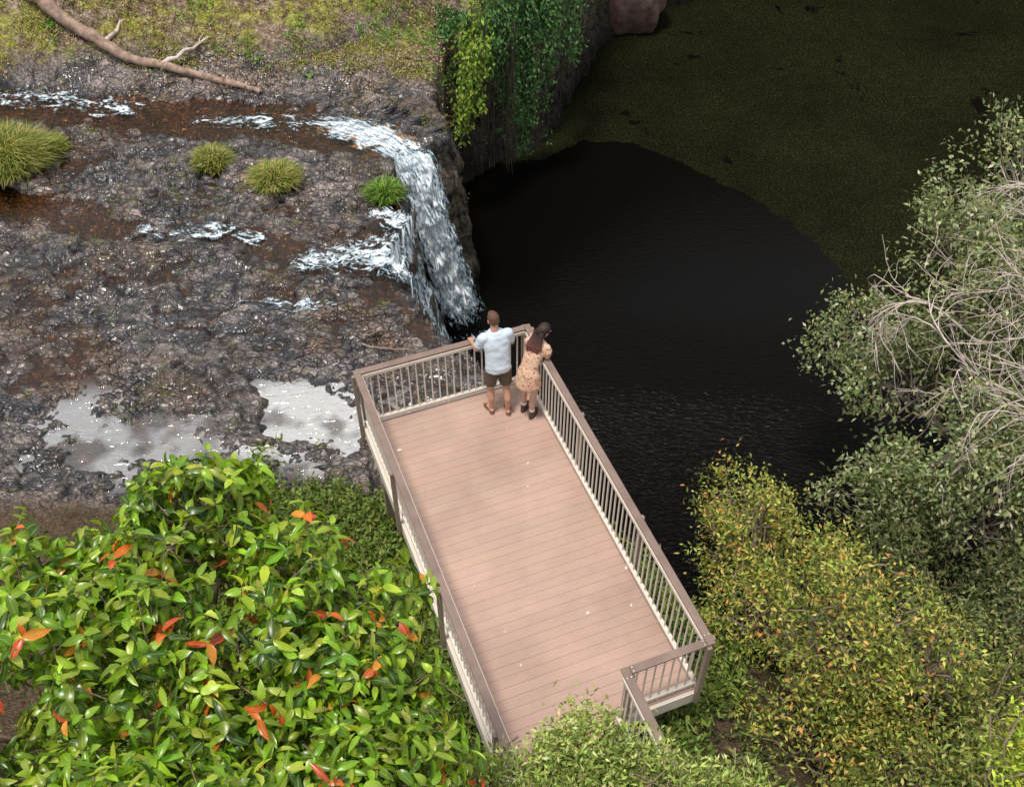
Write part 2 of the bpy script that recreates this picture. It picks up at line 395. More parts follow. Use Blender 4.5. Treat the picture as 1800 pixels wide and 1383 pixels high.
col=mix(nt,wg,(.0028,.0024,.0020),wc); nt.links.new(col,b.inputs['Base Color'])
nt.links.new(mix(nt,wg,(.10,.10,.10),(.85,.85,.85)),b.inputs['Roughness'])
nt.links.new(ramp(nt,w,[(0,.09),(1,.03)]).outputs[0],b.inputs['Specular IOR Level'])
mp=nd(nt,'ShaderNodeMapping'); mp.inputs['Scale'].default_value=(2.0,4.4,1); mp.inputs['Rotation'].default_value=(0,0,.5); nt.links.new(co,mp.inputs[0])
rp=noise(nt,2.6,4,mp.outputs[0],.6,.5)
bb=bump(nt,rp.outputs[0],.3,.14,b)
sy=nd(nt,'ShaderNodeSeparateXYZ'); nt.links.new(co,sy.inputs[0]); mr_=nd(nt,'ShaderNodeMapRange'); mr_.inputs[1].default_value=21; mr_.inputs[2].default_value=12; mr_.inputs[3].default_value=.08; mr_.inputs[4].default_value=1.
nt.links.new(sy.outputs[1],mr_.inputs[0]); nt.links.new(mr_.outputs[0],bb.inputs['Strength'])
o=fast_mesh("pool_water",np.stack([x,y,np.full(x.shape,-7.5)],1),gridF(len(gx),len(gy)),m,None,True,None,{"sd":sd})
tag(o,"dark plunge pool partly covered by olive duckweed","water",kind="structure")

# ------------------------------------------------------------------ waterfall / foam
def foammat(name,dens,sx,sy,edgek=.42):
    m,nt,b=newmat(name)
    uv=nd(nt,'ShaderNodeAttribute',attribute_name='uvw')
    mp=nd(nt,'ShaderNodeMapping'); mp.inputs['Scale'].default_value=(sx,sy,1); nt.links.new(uv.outputs['Vector'],mp.inputs[0])
    n=noise(nt,1.,5,mp.outputs[0],.68,1.5); n2=noise(nt,4.3,4,mp.outputs[0],.7,.6)
    k=mth(nt,'ADD',mth(nt,'MULTIPLY',n.outputs[0],.62),mth(nt,'MULTIPLY',n2.outputs[0],.38))
    s=nd(nt,'ShaderNodeSeparateColor'); nt.links.new(uv.outputs['Color'],s.inputs[0])
    k=mth(nt,'ADD',k,mth(nt,'MULTIPLY',mth(nt,'SUBTRACT',s.outputs[2],1.),edgek))
    a=ramp(nt,k,[(dens,0.),(dens+.03,.6),(dens+.08,1.)])
    c=ramp(nt,k,[(dens,(.14,.26,.33)),(dens+.04,(.46,.62,.72)),(dens+.09,(.90,.93,.97))])
    nt.links.new(c.outputs[0],b.inputs['Base Color']); nt.links.new(a.outputs[0],b.inputs['Alpha'])
    b.inputs['Roughness'].default_value=.4
    bump(nt,k,.8,.06,b)
    return m
M_fall=foammat("falling_water_foam",.455,6.5,1.7,.24)
M_cas=foammat("cascade_foam",.46,4.4,2.2,.20)
M_rapid=foammat("rapids_foam",.50,3.4,1.8,.26)
M_film=foammat("sliding_water",.39,6,1.2,.26)
def smooth_path(P,n):
    P=np.asarray(P,float); t=np.arange(len(P)); q=np.linspace(0,len(P)-1,n)
    out=np.stack([np.interp(q,t,P[:,k]) for k in range(P.shape[1])],1)
    k=max(3,n//len(P)); ker=np.ones(k)/k
    pad=np.pad(out,((k,k),(0,0)),mode='edge')
    return np.stack([np.convolve(pad[:,j],ker,'same')[k:-k] for j in range(P.shape[1])],1)
def sheet(name,V,s,wid,mat,label,cat="water",par=None):
    n,nc=V.shape[:2]
    d=np.zeros((n,nc)); d[1:]=np.cumsum(np.linalg.norm(np.diff(V,axis=0),axis=2).mean(1))[:,None]
    edge=np.broadcast_to(1-np.abs(s)**2.2,(n,nc)).copy()
    ends=np.minimum(np.linspace(0,6,n),np.linspace(8,0,n)).clip(0,1)[:,None]
    uvw=np.stack([np.broadcast_to(s*.5,(n,nc))*wid[:,None]+len(name)*.37+V[0,0,0]*3,d,edge*ends,np.ones((n,nc))],-1).reshape(-1,4)
    o=fast_mesh(name,V.reshape(-1,3),gridF(nc,n),mat,par,True,None,{"uvw":uvw})
    if par is None: tag(o,label,cat,kind="structure")
    return o
def flow(name,P,mat,label,lift=.05,n=150,nc=26,seed=0,cat="water",par=None,sm=2,low=.1):
    Q=smooth_path(P,n); T=np.gradient(Q[:,:2],axis=0); T/=np.linalg.norm(T,axis=1,keepdims=True)
    Nn=np.stack([-T[:,1],T[:,0]],1)
    s=np.linspace(-1,1,nc)
    XY=Q[:,None,:2]+Nn[:,None,:]*(Q[:,2][:,None]*.5*s[None,:])[:,:,None]
    z=zr(XY[...,0],XY[...,1])
    ker=np.ones(2*sm+1)/(2*sm+1)
    zp=np.pad(z,((sm,sm),(0,0)),mode='edge'); zs=np.stack([np.convolve(zp[:,j],ker,'valid') for j in range(nc)],1)
    zs=np.where(zs>WL-.40,np.maximum(zs,WL+.0),zs)
    zs=np.maximum(zs,-7.47)
    zz=zs+lift*(low+1.5*fbm(XY[...,0]*5,XY[...,1]*5,3,seed))
    V=np.stack([XY[...,0],XY[...,1],zz],-1)
    return sheet(name,V,s,Q[:,2],mat,label,cat,par)
def fall(name,P,mat,label,off=(0,0,0),n=170,nc=34,seed=0,par=None):
    Q=smooth_path(P,n); A=unit(np.concatenate([Q[:,4:6],np.zeros((n,1))],1)); s=np.linspace(-1,1,nc)
    V=Q[:,None,:3]+A[:,None,:]*(Q[:,3][:,None]*.5*s[None,:])[:,:,None]+np.array(off)
    w=fbm(V[...,0]*5+seed,V[...,2]*1.8+V[...,1]*3,4,seed)-.5
    out=np.array([.3,-.9,.35]); V=V+out*(w*.50)[...,None]
    V[...,2]-=.10*np.abs(s)[None,:]**2
    V[...,2]=np.maximum(V[...,2],-7.48)
    return sheet(name,V,s,Q[:,3],mat,label,"waterfall",par)
WF=[(-5.8,22.6,-2.50,.4,.3,.95),(-4.8,22.2,-2.50,1.2,.35,.93),(-3.7,21.8,-2.50,1.7,.5,.87),(-2.95,21.35,-2.50,1.7,.72,.7),(-2.45,20.9,-2.56,1.55,.85,.5),(-2.2,20.5,-3.0,1.4,.93,.35),
    (-2.0,20.25,-3.8,1.35,.95,.3),(-1.78,20.1,-4.8,1.4,.95,.3),(-1.55,20.0,-5.8,1.5,.95,.3),(-1.3,19.9,-6.8,1.6,.95,.3),(-1.1,19.8,-7.46,1.7,.95,.3)]
fall("waterfall",WF,M_film,"white cascade curving over the rock lip into the pool",(0,.03,-.03),seed=3)
fall("waterfall.001",WF,M_fall,"white foaming layer of the cascade over the rock lip",(.02,-.06,.05),seed=8)
fall("waterfall.002",WF[3:],M_fall,"white foaming layer of the cascade over the rock lip",(.06,-.16,.08),seed=15)
flow("waterfall.003",[(-5.3,16.6,.7),(-4.3,16.7,1.1),(-3.5,16.8,1.5),(-2.8,16.95,1.9),(-2.2,17.1,2.2),(-1.6,17.2,2.4),(-1.0,17.4,2.5),(-.4,17.6,2.4)],M_cas,"broken white cascade fanning over rock ledges",.14,170,60,5,"waterfall",None,4,.5)
flow("waterfall.004",[(-3.4,16.9,.5),(-2.8,16.6,1.1),(-2.2,16.5,1.5),(-1.6,16.5,1.8),(-1.0,16.7,2.0),(-.5,17.0,2.0),(-.1,17.4,1.8)],M_cas,"broken white cascade fanning over rock ledges",.22,150,56,6,"waterfall",None,6,.7)
flow("waterfall.005",[(-3.2,18.5,.5),(-2.7,18.1,1.0),(-2.2,17.8,1.3),(-1.7,17.7,1.5),(-1.2,17.8,1.7),(-.6,18.1,1.7)],M_cas,"broken white cascade fanning over rock ledges",.20,130,44,9,"waterfall",None,6,.6)
def blob_foam(name,cx,cy,rx,ry,z,label):
    u=np.linspace(0,1,14); th=np.linspace(0,2*np.pi,40)
    U,Tt=np.meshgrid(u,th,indexing='ij'); V=np.stack([cx+rx*U*np.cos(Tt),cy+ry*U*np.sin(Tt),np.full(U.shape,z)],-1)
    uvw=np.stack([V[...,0],V[...,1],1-U**1.5,np.ones(U.shape)],-1).reshape(-1,4)
    o=fast_mesh(name,V.reshape(-1,3),gridF(40,14),M_rapid,None,True,None,{"uvw":uvw}); tag(o,label,"water",kind="structure")
blob_foam("pool_foam",-.95,19.6,1.2,1.0,-7.485,"white foam where the fall meets the pool")
blob_foam("pool_foam.001",-.1,17.9,.9,.9,-7.485,"white foam where the cascade meets the pool")
flow("stream_rapid",[(-14.5,23.1,1.0),(-12.8,23.2,1.7),(-11.4,23.1,1.9),(-10,22.8,1.7),(-8.3,22.4,1.0)],M_rapid,"white rapids foam on the stream",.08,110,30,7)
flow("stream_rapid.001",[(-8.6,18.1,.7),(-7.3,17.8,1.2),(-6.2,17.8,1.2),(-4.8,17.5,.8)],M_rapid,"small patch of white rapids among rocks",.07,80,22,9)
flow("stream_rapid.002",[(-5.9,15.4,.5),(-4.9,15.5,.8),(-4.0,15.4,.8),(-3.2,15.5,.6)],M_rapid,"small patch of white rapids among rocks",.06,80,22,12)
flow("stream_rapid.003",[(-8.4,22.2,.7),(-7.0,22.1,1.3),(-6.0,22.2,1.3),(-4.6,22.0,1.2)],M_rapid,"broken white water above the fall",.05,80,22,14)

# ------------------------------------------------------------------ leaves
def leaf_frames(Dr,Nr):
    Dr=unit(Dr); S=unit(np.cross(Dr,Nr)); Nn=np.cross(S,Dr); return Dr,S,Nn
def small_leaves(P,Dr,Nr,L,Wd,C):
    Dr,S,Nn=leaf_frames(Dr,Nr); L=L[:,None]; Wd=Wd[:,None]
    a=P; b=P+Dr*L*.45+S*Wd*.5+Nn*Wd*.15; c=P+Dr*L-Nn*L*.12; d=P+Dr*L*.45-S*Wd*.5+Nn*Wd*.15
    V=np.stack([a,b,c,d],1).reshape(-1,3); n=len(P)
    F=np.arange(n*4).reshape(n,4)
    return V,F,np.repeat(C,4,axis=0)
def big_leaves(P,Dr,Nr,L,Wd,C,droop=.85):
    Dr,S,Nn=leaf_frames(Dr,Nr); n=len(P)
    ts=np.array([0,.16,.42,.75,1.0]); wp=np.array([.06,.70,1.0,.74,.03])
    V=[];A=[]
    dr=(droop*(.3+1.1*R.random(n)))[:,None]; fold=(.15+.6*R.random(n))[:,None]
    for t,w in zip(ts,wp):
        mid=P+Dr*(L[:,None]*(t-.22*dr*t*t))-Nn*(L[:,None]*dr*t*t*.6)
        for sgn,rb in ((-1,0),(0,1),(1,0)):
            V.append(mid+S*(sgn*w*Wd[:,None]*.5)+Nn*(abs(sgn)*w*Wd[:,None]*.5*fold)); A.append(np.full(n,float(rb)))
    V=np.stack(V,1).reshape(-1,3); A=np.stack(A,1).reshape(-1)
    k=len(ts)*3; f=[]
    for i in range(len(ts)-1):
        for j in range(2): f.append([i*3+j,i*3+j+1,i*3+j+4,i*3+j+3])
    f=np.array(f); F=(np.arange(n)[:,None,None]*k+f[None]).reshape(-1,4)
    Cc=np.repeat(C,k,axis=0); Cc=np.concatenate([Cc,A[:,None]],1)
    return V,F,Cc
def rdir(n):
    return unit(R.normal(size=(n,3)))
def crown_clusters(lobes,n,shell=.6,gap=.42,seed=1,upper=-.5,gf=1.1):
    lobes=np.array(lobes,float); wts=(lobes[:,3]*lobes[:,4]+lobes[:,4]*lobes[:,5]+lobes[:,3]*lobes[:,5]); wts/=wts.sum()
    N=n*8
    k=R.choice(len(lobes),size=N,p=wts); c=lobes[k,:3]; r=lobes[k,3:6]; d=rdir(N)
    q=shell+(1-shell)*R.random(N)**.6
    by=1+.6*(vn(d[:,0]*2.2+k*3,d[:,1]*2.2+d[:,2]*2+7,seed)-.5)
    p=c+d*r*(q*by)[:,None]
    g=fbm(p[:,0]*gf+p[:,2]*gf*.65,p[:,1]*gf-p[:,2]*gf*.45,3,seed)
    ok=(d[:,2]>upper)&((g>gap)|(R.random(N)>.92))
    i=np.nonzero(ok)[0][:n]
    return p[i],unit(d[i]/r[i])
def pick(pal,wt,n,var=.25):
    pal=np.array(pal,float); i=R.choice(len(pal),size=n,p=np.array(wt)/sum(wt))
    c=pal[i]*(1+var*(R.random((n,1))*2-1)); return c*(1+.08*R.normal(size=(n,3)))

M_bark=simple("brown_bark",(.10,.075,.055),.85,.4,6,.6,30)
M_twig=simple("light_brown_bark",(.24,.18,.13),.85,.4,6,.6,30)
M_pale=simple("pale_bark",(.58,.49,.44),.8,.3,5,.5,30)
M_greybark=simple("grey_bark",(.20,.165,.14),.85,.3,5,.5,30)
M_log=simple("weathered_log",(.32,.22,.17),.85,.45,7,.8,25)

def wob(a,b,n,amp):
    a=np.asarray(a,float); b=np.asarray(b,float); t=np.linspace(0,1,n)[:,None]
    p=a+(b-a)*t; w=R.normal(size=(n,3))*amp; w[0]=0; w[-1]=0
    return p+w
def tree(name,label,base,lobes,ncl,nleaf,sig,L,Wd,pal,wt,bark,cat="tree",seed=1,gap=.42,big=False,shell=.6,twigs=120,up=.5,tr=.14,cvar=.3,leafmatl=None,group=None,orange=None,upper=-.5,hang=.0,gf=1.1):
    base=(base[0],base[1],zt(base[0],base[1])-.1) if len(base)==2 else base
    E=empty(name,base,label,cat,group)
    lob=np.array(lobes,float); cen=lob[:,:3].mean(0)
    fork=np.array([base[0]*.35+cen[0]*.65,base[1]*.35+cen[1]*.65,base[2]+(cen[2]-lob[:,5].mean()-base[2])*.8])
    mb=MB(); P=wob(base,fork,9,tr*.4); mb.add(*tube(P,np.linspace(tr*1.3,tr*.8,9),10))
    t=mb.obj("trunk",bark,None,True); adopt(t,E)
    C,Nr=crown_clusters(lobes,ncl,shell,gap,seed,upper,gf); ncl=len(C)
    mb=MB()
    mids=[]
    for l in lob:
        m=l[:3]-np.array([0,0,l[5]*.35]); P=wob(fork,m,8,.08); mb.add(*tube(P,np.linspace(tr*.75,tr*.3,8),7)); mids.append(m)
    mids=np.array(mids)
    idx=R.choice(len(C),size=min(twigs,len(C)),replace=False)
    for i in idx:
        m=mids[np.argmin(np.linalg.norm(mids-C[i],axis=1))]; m=m+R.normal(size=3)*.22; q=C[i]*.5+m*.5+R.normal(size=3)*.12
        P=np.concatenate([wob(m,q,4,.05),wob(q,C[i],5,.04)[1:]]); mb.add(*tube(P,np.linspace(tr*.18,tr*.05,len(P)),5))
    n=ncl*nleaf
    ci=np.repeat(np.arange(ncl),nleaf)
    if big:
        ang=np.tile(np.arange(nleaf)*2.4,ncl)+np.repeat(R.random(ncl)*6.28,nleaf)
        ax=unit(Nr*.8+np.array([0,0,.45])+R.normal(size=(ncl,3))*.45)
        a1=unit(np.cross(ax,[.3,.5,.1])); a2=np.cross(ax,a1)
        off=(np.tile(np.linspace(0,1,nleaf),ncl))
        Pp=C[ci]+ax[ci]*((off-.5)*sig*2)[:,None]
        rad=np.cos(ang)[:,None]*a1[ci]+np.sin(ang)[:,None]*a2[ci]
        Dr=rad+ax[ci]*(.05+.6*off)[:,None]+np.array([0,0,-.3])
        Nn=ax[ci]+R.normal(size=(n,3))*.4
        for i in range(ncl):
            mb.add(*tube([C[i]-ax[i]*(sig+.16),C[i]-ax[i]*sig*.2,C[i]+ax[i]*sig*.9],[.006,.005,.003],4))
    else:
        Pp=C[ci]+R.normal(size=(n,3))*sig
        Dr=rdir(n)*.9+Nr[ci]*.6+np.array([0,0,-hang]); Nn=rdir(n)*.7+np.array([0,0,up])+Nr[ci]*.5
    o=mb.obj("branch",bark,None,True); adopt(o,E)
    Ls=L*(.6+.7*R.random(n)); Ws=Wd*(.7+.5*R.random(n))
    cc=pick(pal,wt,n,cvar)*(1+.6*(np.repeat(R.random(ncl),nleaf)-.5))[:,None]
    if orange:
        mk=np.repeat(R.random(ncl)<orange[0],nleaf)&(R.random(n)<orange[2])
        if big: mk&=np.tile(np.arange(nleaf)>=nleaf-3,ncl)
        oc=np.array(orange[1])[R.integers(0,len(orange[1]),n)]
        cc=np.where(mk[:,None],oc*(.8+.4*R.random((n,1))),cc)
    cc=np.clip(cc,.002,1)
    if big: V,F,K=big_leaves(Pp,Dr,Nn,Ls,Ws,cc)
    else: V,F,K=small_leaves(Pp,Dr,Nn,Ls,Ws,cc)
    o=fast_mesh("crown",V,F,leafmatl or M_leaf,None,big,K); adopt(o,E)
    return E,C,Nr

tree("broadleaf_tree","broadleaf tree with large glossy green and some orange leaves",(-2.6,1.6),
     [(-2.0,3.35,4.45,1.3,1.5,1.35),(-3.6,3.1,4.35,1.45,1.4,1.3),(-1.3,2.8,4.3,.98,1.4,1.1),(-2.6,1.5,4.8,2.1,1.4,1.4),(-2.3,4.55,5.0,.6,.65,.85),(-1.1,1.8,4.75,.9,1.1,.85),(-1.3,3.8,4.25,.72,.85,.8),(-1.6,4.4,4.55,.5,.5,.6),(-3.1,4.1,4.6,.7,.6,.7)],
     2600,9,.085,.142,.058,[(.14,.28,.012),(.22,.38,.018),(.35,.50,.034),(.05,.12,.010),(.45,.55,.08)],[4,4.5,3.5,2.5,1.5],M_twig,seed=3,gap=.33,big=True,shell=.70,twigs=200,tr=.12,
     leafmatl=M_leafbig,orange=(.065,[(.75,.15,.02),(.80,.30,.04),(.60,.08,.03)],.7),upper=-.1,gf=2.2)
tree("flowering_shrub_tree","bushy yellow-green tree with orange new growth beside the pool",(4.6,7.6),
     [(4.4,6.9,-.4,1.1,1.1,1.1),(3.4,7.6,-1.2,.75,.9,1.0),(5.3,6.5,-.6,.9,.9,1.0),(3.9,5.7,-1.4,1.1,.9,1.1),(3.6,9.1,-1.7,.75,.8,1.1),(3.0,6.9,-2.3,.6,.8,1.1),(4.8,8.3,-1.3,.8,.8,.9),(5.0,5.4,-1.2,.8,.7,.9),(3.5,10.2,-2.0,.5,.6,.8),(4.2,9.9,-2.2,.6,.6,.8)],
     950,24,.12,.085,.038,[(.26,.31,.055),(.40,.42,.085),(.15,.20,.04),(.58,.54,.17),(.08,.115,.03)],[4,4,3.5,2,2.5],M_twig,seed=5,gap=.50,shell=.34,twigs=320,
     orange=(.35,[(.72,.44,.13),(.70,.32,.10),(.72,.56,.17)],.22),gf=2.4)
E,C,Nr=tree("grey_tree","grey-green tree with pale slender bare branches",(9.8,13.0),
     [(8.8,14.7,-1.2,1.6,1.8,1.8),(7.6,13.3,-2.5,1.3,1.5,1.6),(8.4,11.4,-2.4,1.6,1.4,1.7),(10.2,16.6,-.9,1.8,1.8,1.5),(10.6,13.4,-.6,1.9,1.9,1.6),(7.1,15.6,-3.4,1.0,1.1,1.1),(7.1,11.6,-3.7,1.2,1.1,1.3),(8.2,10.5,-2.7,1.2,1.0,1.1),(9.0,16.4,-1.4,1.1,1.0,1.0)],
     1450,24,.16,.115,.06,[(.24,.29,.12),(.36,.40,.20),(.12,.16,.06),(.50,.52,.34)],[4,4,3,1.3],M_greybark,seed=9,gap=.50,shell=.42,twigs=400,tr=.13,gf=1.6)
mb=MB()
CC=np.array([(8.8,14.7,-1.2),(7.6,13.3,-2.5),(8.4,11.4,-2.4),(10.2,16.6,-.9),(10.6,13.4,-.6),(8.9,12.9,-1.6)])
def grow(p,d,r,l,lev):
    n=9; pts=[np.array(p)]; dd=np.array(d)
    for i in range(n-1):
        q=pts[-1]; cpt=CC[np.argmin(np.linalg.norm(CC-q,axis=1))]; away=q-cpt; ln=np.linalg.norm(away)
        pull=-unit(away)*max(0,ln-1.6)*.25
        dd=unit(dd+R.normal(size=3)*.13+np.array([0,0,.0])+pull); pts.append(q+dd*l/(n-1))
    mb.add(*tube(pts,np.linspace(r,r*.4,n),5))
    if lev==0: return
    for k in range(3):
        j=R.integers(2,n); grow(pts[j],unit(dd+R.normal(size=3)*.45),r*.62,l*.66,lev-1)
for c0 in [(10.4,12.8,-1.6),(10.6,14.4,-1.2),(10.0,11.8,-2.2),(10.8,13.8,-.8),(10.2,13.4,-1.4),(9.4,12.2,-2.0),(10.4,12.2,-1.0),(10.8,15.0,-1.0),(9.6,13.6,-1.6),(9.6,11.4,-1.8),(8.8,12.8,-1.7)]:
    for q in range(2):
        grow(np.array(c0)+R.normal(size=3)*.25,unit(np.array([-.9+R.normal()*.35,R.normal()*.45-.15,.45+.3*R.random()])),.030,1.9,3)
o=mb.obj("branch",M_pale,None,True); adopt(o,E)
tree("bank_tree","dark green tree on the pool bank",(8.6,9.2),
     [(7.2,9.6,-4.2,1.6,1.5,1.4),(6.3,8.2,-3.8,1.6,1.4,1.4),(8.6,8.6,-3.2,1.8,1.6,1.5),(7.4,6.9,-3.0,1.6,1.5,1.5),(5.6,10.2,-5.2,1.1,1.0,1.0)],
     900,24,.20,.11,.055,[(.12,.15,.05),(.20,.22,.09),(.07,.09,.03),(.30,.31,.15)],[4,3,3,1],M_twig,seed=13,gap=.46,shell=.4,gf=1.6)
tree("bank_tree","olive green tree reaching over the shore",(6.0,4.0),
     [(5.9,5.2,-1.6,1.2,1.2,1.2),(5.0,4.6,-1.2,1.2,1.1,1.2),(3.6,4.5,-1.8,1.2,1.0,1.1),(6.6,6.4,-2.0,1.2,1.2,1.2),(2.9,4.9,-2.2,.9,.9,.9),(2.3,4.3,-1.8,.6,.7,.7)],
     800,26,.14,.085,.042,[(.18,.22,.05),(.30,.33,.09),(.10,.13,.03),(.44,.44,.15)],[4,3,3,1],M_twig,seed=15,gap=.46,shell=.4,gf=1.9)
tree("small_leaved_tree","light green small-leaved tree overhanging the walkway",(-.6,2.4),
     [(-.85,3.3,2.2,.5,.45,.45),(-.4,3.55,2.25,.5,.45,.45),(.15,3.6,2.35,.5,.42,.5),(.7,3.95,2.4,.42,.4,.5),(1.2,3.7,2.3,.45,.4,.5),(.8,3.1,2.5,1.1,.6,.6),(1.75,3.7,2.05,.5,.4,.5),(2.25,3.4,1.95,.45,.4,.5)],
     900,28,.08,.070,.025,[(.30,.39,.09),(.47,.55,.17),(.14,.21,.04),(.58,.62,.28)],[4,3.5,2.2,1.2],M_twig,seed=17,gap=.44,shell=.35,tr=.06,twigs=260,gf=2.8)
tree("bright_bush","bright yellow-green bushy tree",(4.9,3.2),
     [(4.4,3.6,3.2,.36,.5,.65),(4.65,3.1,2.9,.5,.55,.6)],
     160,34,.09,.065,.028,[(.38,.48,.05),(.54,.64,.10),(.22,.32,.04)],[4,3,2],M_twig,seed=19,gap=.36,shell=.4,tr=.06,gf=2.4)

# ------------------------------------------------------------------ grass tussocks
def tussock(name,cx,cy,r,n,label,h=.5,pal=None):
    z0=max(zt(cx,cy),WL)-.03
    th=R.random(n)*6.283; q=np.sqrt(R.random(n))*r*.6
    base=np.stack([cx+q*np.cos(th),cy+q*np.sin(th),np.full(n,z0)],1)
    th2=th+R.normal(size=n)*.9
    out=np.stack([np.cos(th2),np.sin(th2),np.zeros(n)],1)
    Ln=h*(.35+.9*R.random(n))*(1-.35*(q/(r*.6))**2); sp=r*(.1+.7*R.random(n)**1.5)
    side=unit(np.cross(out,[0,0,1.])); V=[]
    for t,w in ((0,.010),(.35,.010),(.7,.008),(1,.001)):
        c=base+out*(sp*t**1.5)[:,None]+np.array([0,0,1])*(Ln*(t*1.5-.85*t*t))[:,None]
        V+= [c-side*w,c+side*w]
    V=np.stack(V,1).reshape(-1,3)
    f=np.array([[0,1,3,2],[2,3,5,4],[4,5,7,6]]); F=(np.arange(n)[:,None,None]*8+f[None]).reshape(-1,4)
    pal=pal or [(.24,.29,.05),(.38,.36,.11),(.14,.20,.03),(.50,.42,.2)]
    K=np.repeat(np.clip(pick(pal,[3,3,3,1.5],n),.005,1),8,axis=0)
    return fast_mesh(name,V,F,M_grass,None,False,K)
for (cx,cy,r,n,h,lb) in [(-11.6,20.2,1.05,5600,.9,"large yellow-green grass tussock on wet rocks"),(-6.95,20.35,.5,1500,.55,"small grass tussock on wet rocks"),
    (-5.35,19.5,.62,2000,.46,"rounded green grass tussock on wet rocks"),(-2.85,19.1,.48,1200,.38,"small bright green tussock beside the waterfall"),(-10.9,20.9,.5,1400,.55,"yellow-green grass tussock on wet rocks")]:
    tag(tussock("grass_tussock",cx,cy,r,n,lb,h,None if 'bright' not in lb else [(.12,.24,.03),(.2,.36,.05),(.08,.16,.02),(.32,.34,.1)]),lb,"grass","grass tussocks on the riverbed")

# ------------------------------------------------------------------ scattered ground plants (stuff)
def scatter(name,label,cat,n,fx,L,Wd,pal,wt,hz=.05,per=8,sig=.06,keepf=None):
    pts=fx(n); x,y=pts[:,0],pts[:,1]; z=zr(x,y)
    if keepf is not None:
        k=keepf(x,y,z); pts=pts[k]; z=z[k]
    n=len(pts); P=np.concatenate([pts,z[:,None]],1)
    P=np.repeat(P,per,axis=0)+R.normal(size=(n*per,3))*np.array([sig,sig,sig*.5])+np.array([0,0,hz]); m=len(P)
    V,F,K=small_leaves(P,rdir(m)+np.array([0,0,.4]),rdir(m)*.6+np.array([0,-.2,.8]),L*(.6+.8*R.random(m)),Wd*(.6+.8*R.random(m)),np.clip(pick(pal,wt,m,.3),.004,1))
    o=fast_mesh(name,V,F,M_leaf,None,False,K); return tag(o,label,cat,kind="stuff")
def uni(x0,x1,y0,y1): return lambda n: np.stack([R.uniform(x0,x1,n),R.uniform(y0,y1,n)],1)
def nz(f,t,s): return lambda x,y,z: fbm(x*f,y*f,3,s)>t
scatter("moss_ground_cover","yellow-green moss and small plants covering the bank","plants",12000,uni(-16,-.4,24.0,28),.05,.035,[(.31,.34,.05),(.44,.44,.08),(.16,.22,.03),(.28,.19,.10)],[3,2.5,1.5,1.2],.02,5,.07,lambda x,y,z:(fbm(x*.9,y*.9,3,5)>.48+.03*ss(-7,-2,x)))
scatter("leaf_litter","dry brown fallen leaves on the bank","leaves",9000,uni(-16,-.8,23.3,28),.07,.04,[(.40,.28,.18),(.22,.13,.08),(.55,.46,.35)],[3,2,1],.02,3,.12,nz(1.3,.38,6))
scatter("bank_fern","small bright green ferns on the bank","plants",1300,uni(-12,-.6,23.8,28),.12,.04,[(.16,.32,.05),(.25,.41,.08)],[1,1],.06,10,.08,lambda x,y,z:fbm(x*1.1,y*1.1,3,66)>.58-.06*ss(-5,-2,x))
scatter("riverbed_weed","small green weeds between the rocks","plants",3600,uni(-13,-1.4,11,23),.055,.022,[(.15,.21,.03),(.24,.26,.06),(.24,.13,.03)],[3,2,1],.03,7,.06,lambda x,y,z:(fbm(x*.9,y*.9,3,15)>.55)&(z>WL+.02))
scatter("bank_undergrowth","green undergrowth around the platform","plants",14000,uni(-6.0,3.0,4.0,11.6),.11,.045,[(.15,.22,.04),(.25,.32,.08),(.08,.12,.02)],[3,2,2],.16,7,.13,lambda x,y,z:(z>-5.5)&(fbm(x*.9,y*.9,3,17)>.20+.30*ss(10.2,11.4,y)+.26*ss(-4.2,-5.4,x)*ss(9,10.5,y)+.25*ss(1.5,2.6,x)))
scatter("shore_undergrowth","dark undergrowth along the shore","plants",5000,uni(2.5,16,3,20),.12,.05,[(.06,.08,.02),(.11,.12,.03),(.035,.05,.015)],[3,2,2],.2,7,.25,lambda x,y,z:(z>-7.4)&(fbm(x*.8,y*.8,3,19)>.38))

# ------------------------------------------------------------------ fallen log
E=empty("fallen_log",(-6.4,23.4,zt(-6.4,23.4)),"bare weathered fallen tree trunk lying along the bank","log")
mb=MB()
lp=[(-6.2,23.25),(-7.3,23.5),(-8.7,23.85),(-9.7,24.1),(-10.4,24.45),(-11.2,24.75),(-12.1,25.2),(-13.4,25.7)]
Pq=np.array([(a,b,max(zt(a,b),WL)+.10+.03*i) for i,(a,b) in enumerate(lp)]); Pq=smooth_path(Pq,40); Pq[:,2]+=.02*R.normal(size=40)
rr=np.linspace(.06,.20,40)*(1+.10*R.normal(size=40)); mb.add(*tube(Pq,rr,12))
t=mb.obj("trunk",M_log,None,True); adopt(t,E)
for i,j,v in [(12,5,(1.0,.75,.3)),(22,4,(.45,.7,.3))]:
    mb=MB(); p=Pq[i]; P=wob(p,p+np.array(v)*1.1,7,.04); mb.add(*tube(P,np.linspace(.075,.02,7),7))
    P=wob(P[4],P[4]+np.array([v[0]*.2,v[1]*.6,.15]),5,.02); mb.add(*tube(P,np.linspace(.03,.012,5),6))
    o=mb.obj("branch",M_pale,None,True); adopt(o,E)
for k,(a,b) in enumerate([((-2.9,14.3),(-1.8,14.0)),((-2.6,13.6),(-2.0,13.2)),((-11.2,15.4),(-10.2,15.9)),((-3.4,14.6),(-2.4,14.55))]):
    P=wob((*a,zt(*a)+.08),(*b,zt(*b)+.10),7,.03); mb=MB(); mb.add(*tube(P,np.linspace(.018,.006,7),6))
    o=mb.obj("driftwood_stick",M_log,None,True); tag(o,"thin weathered driftwood stick on the rocks","stick","driftwood sticks")

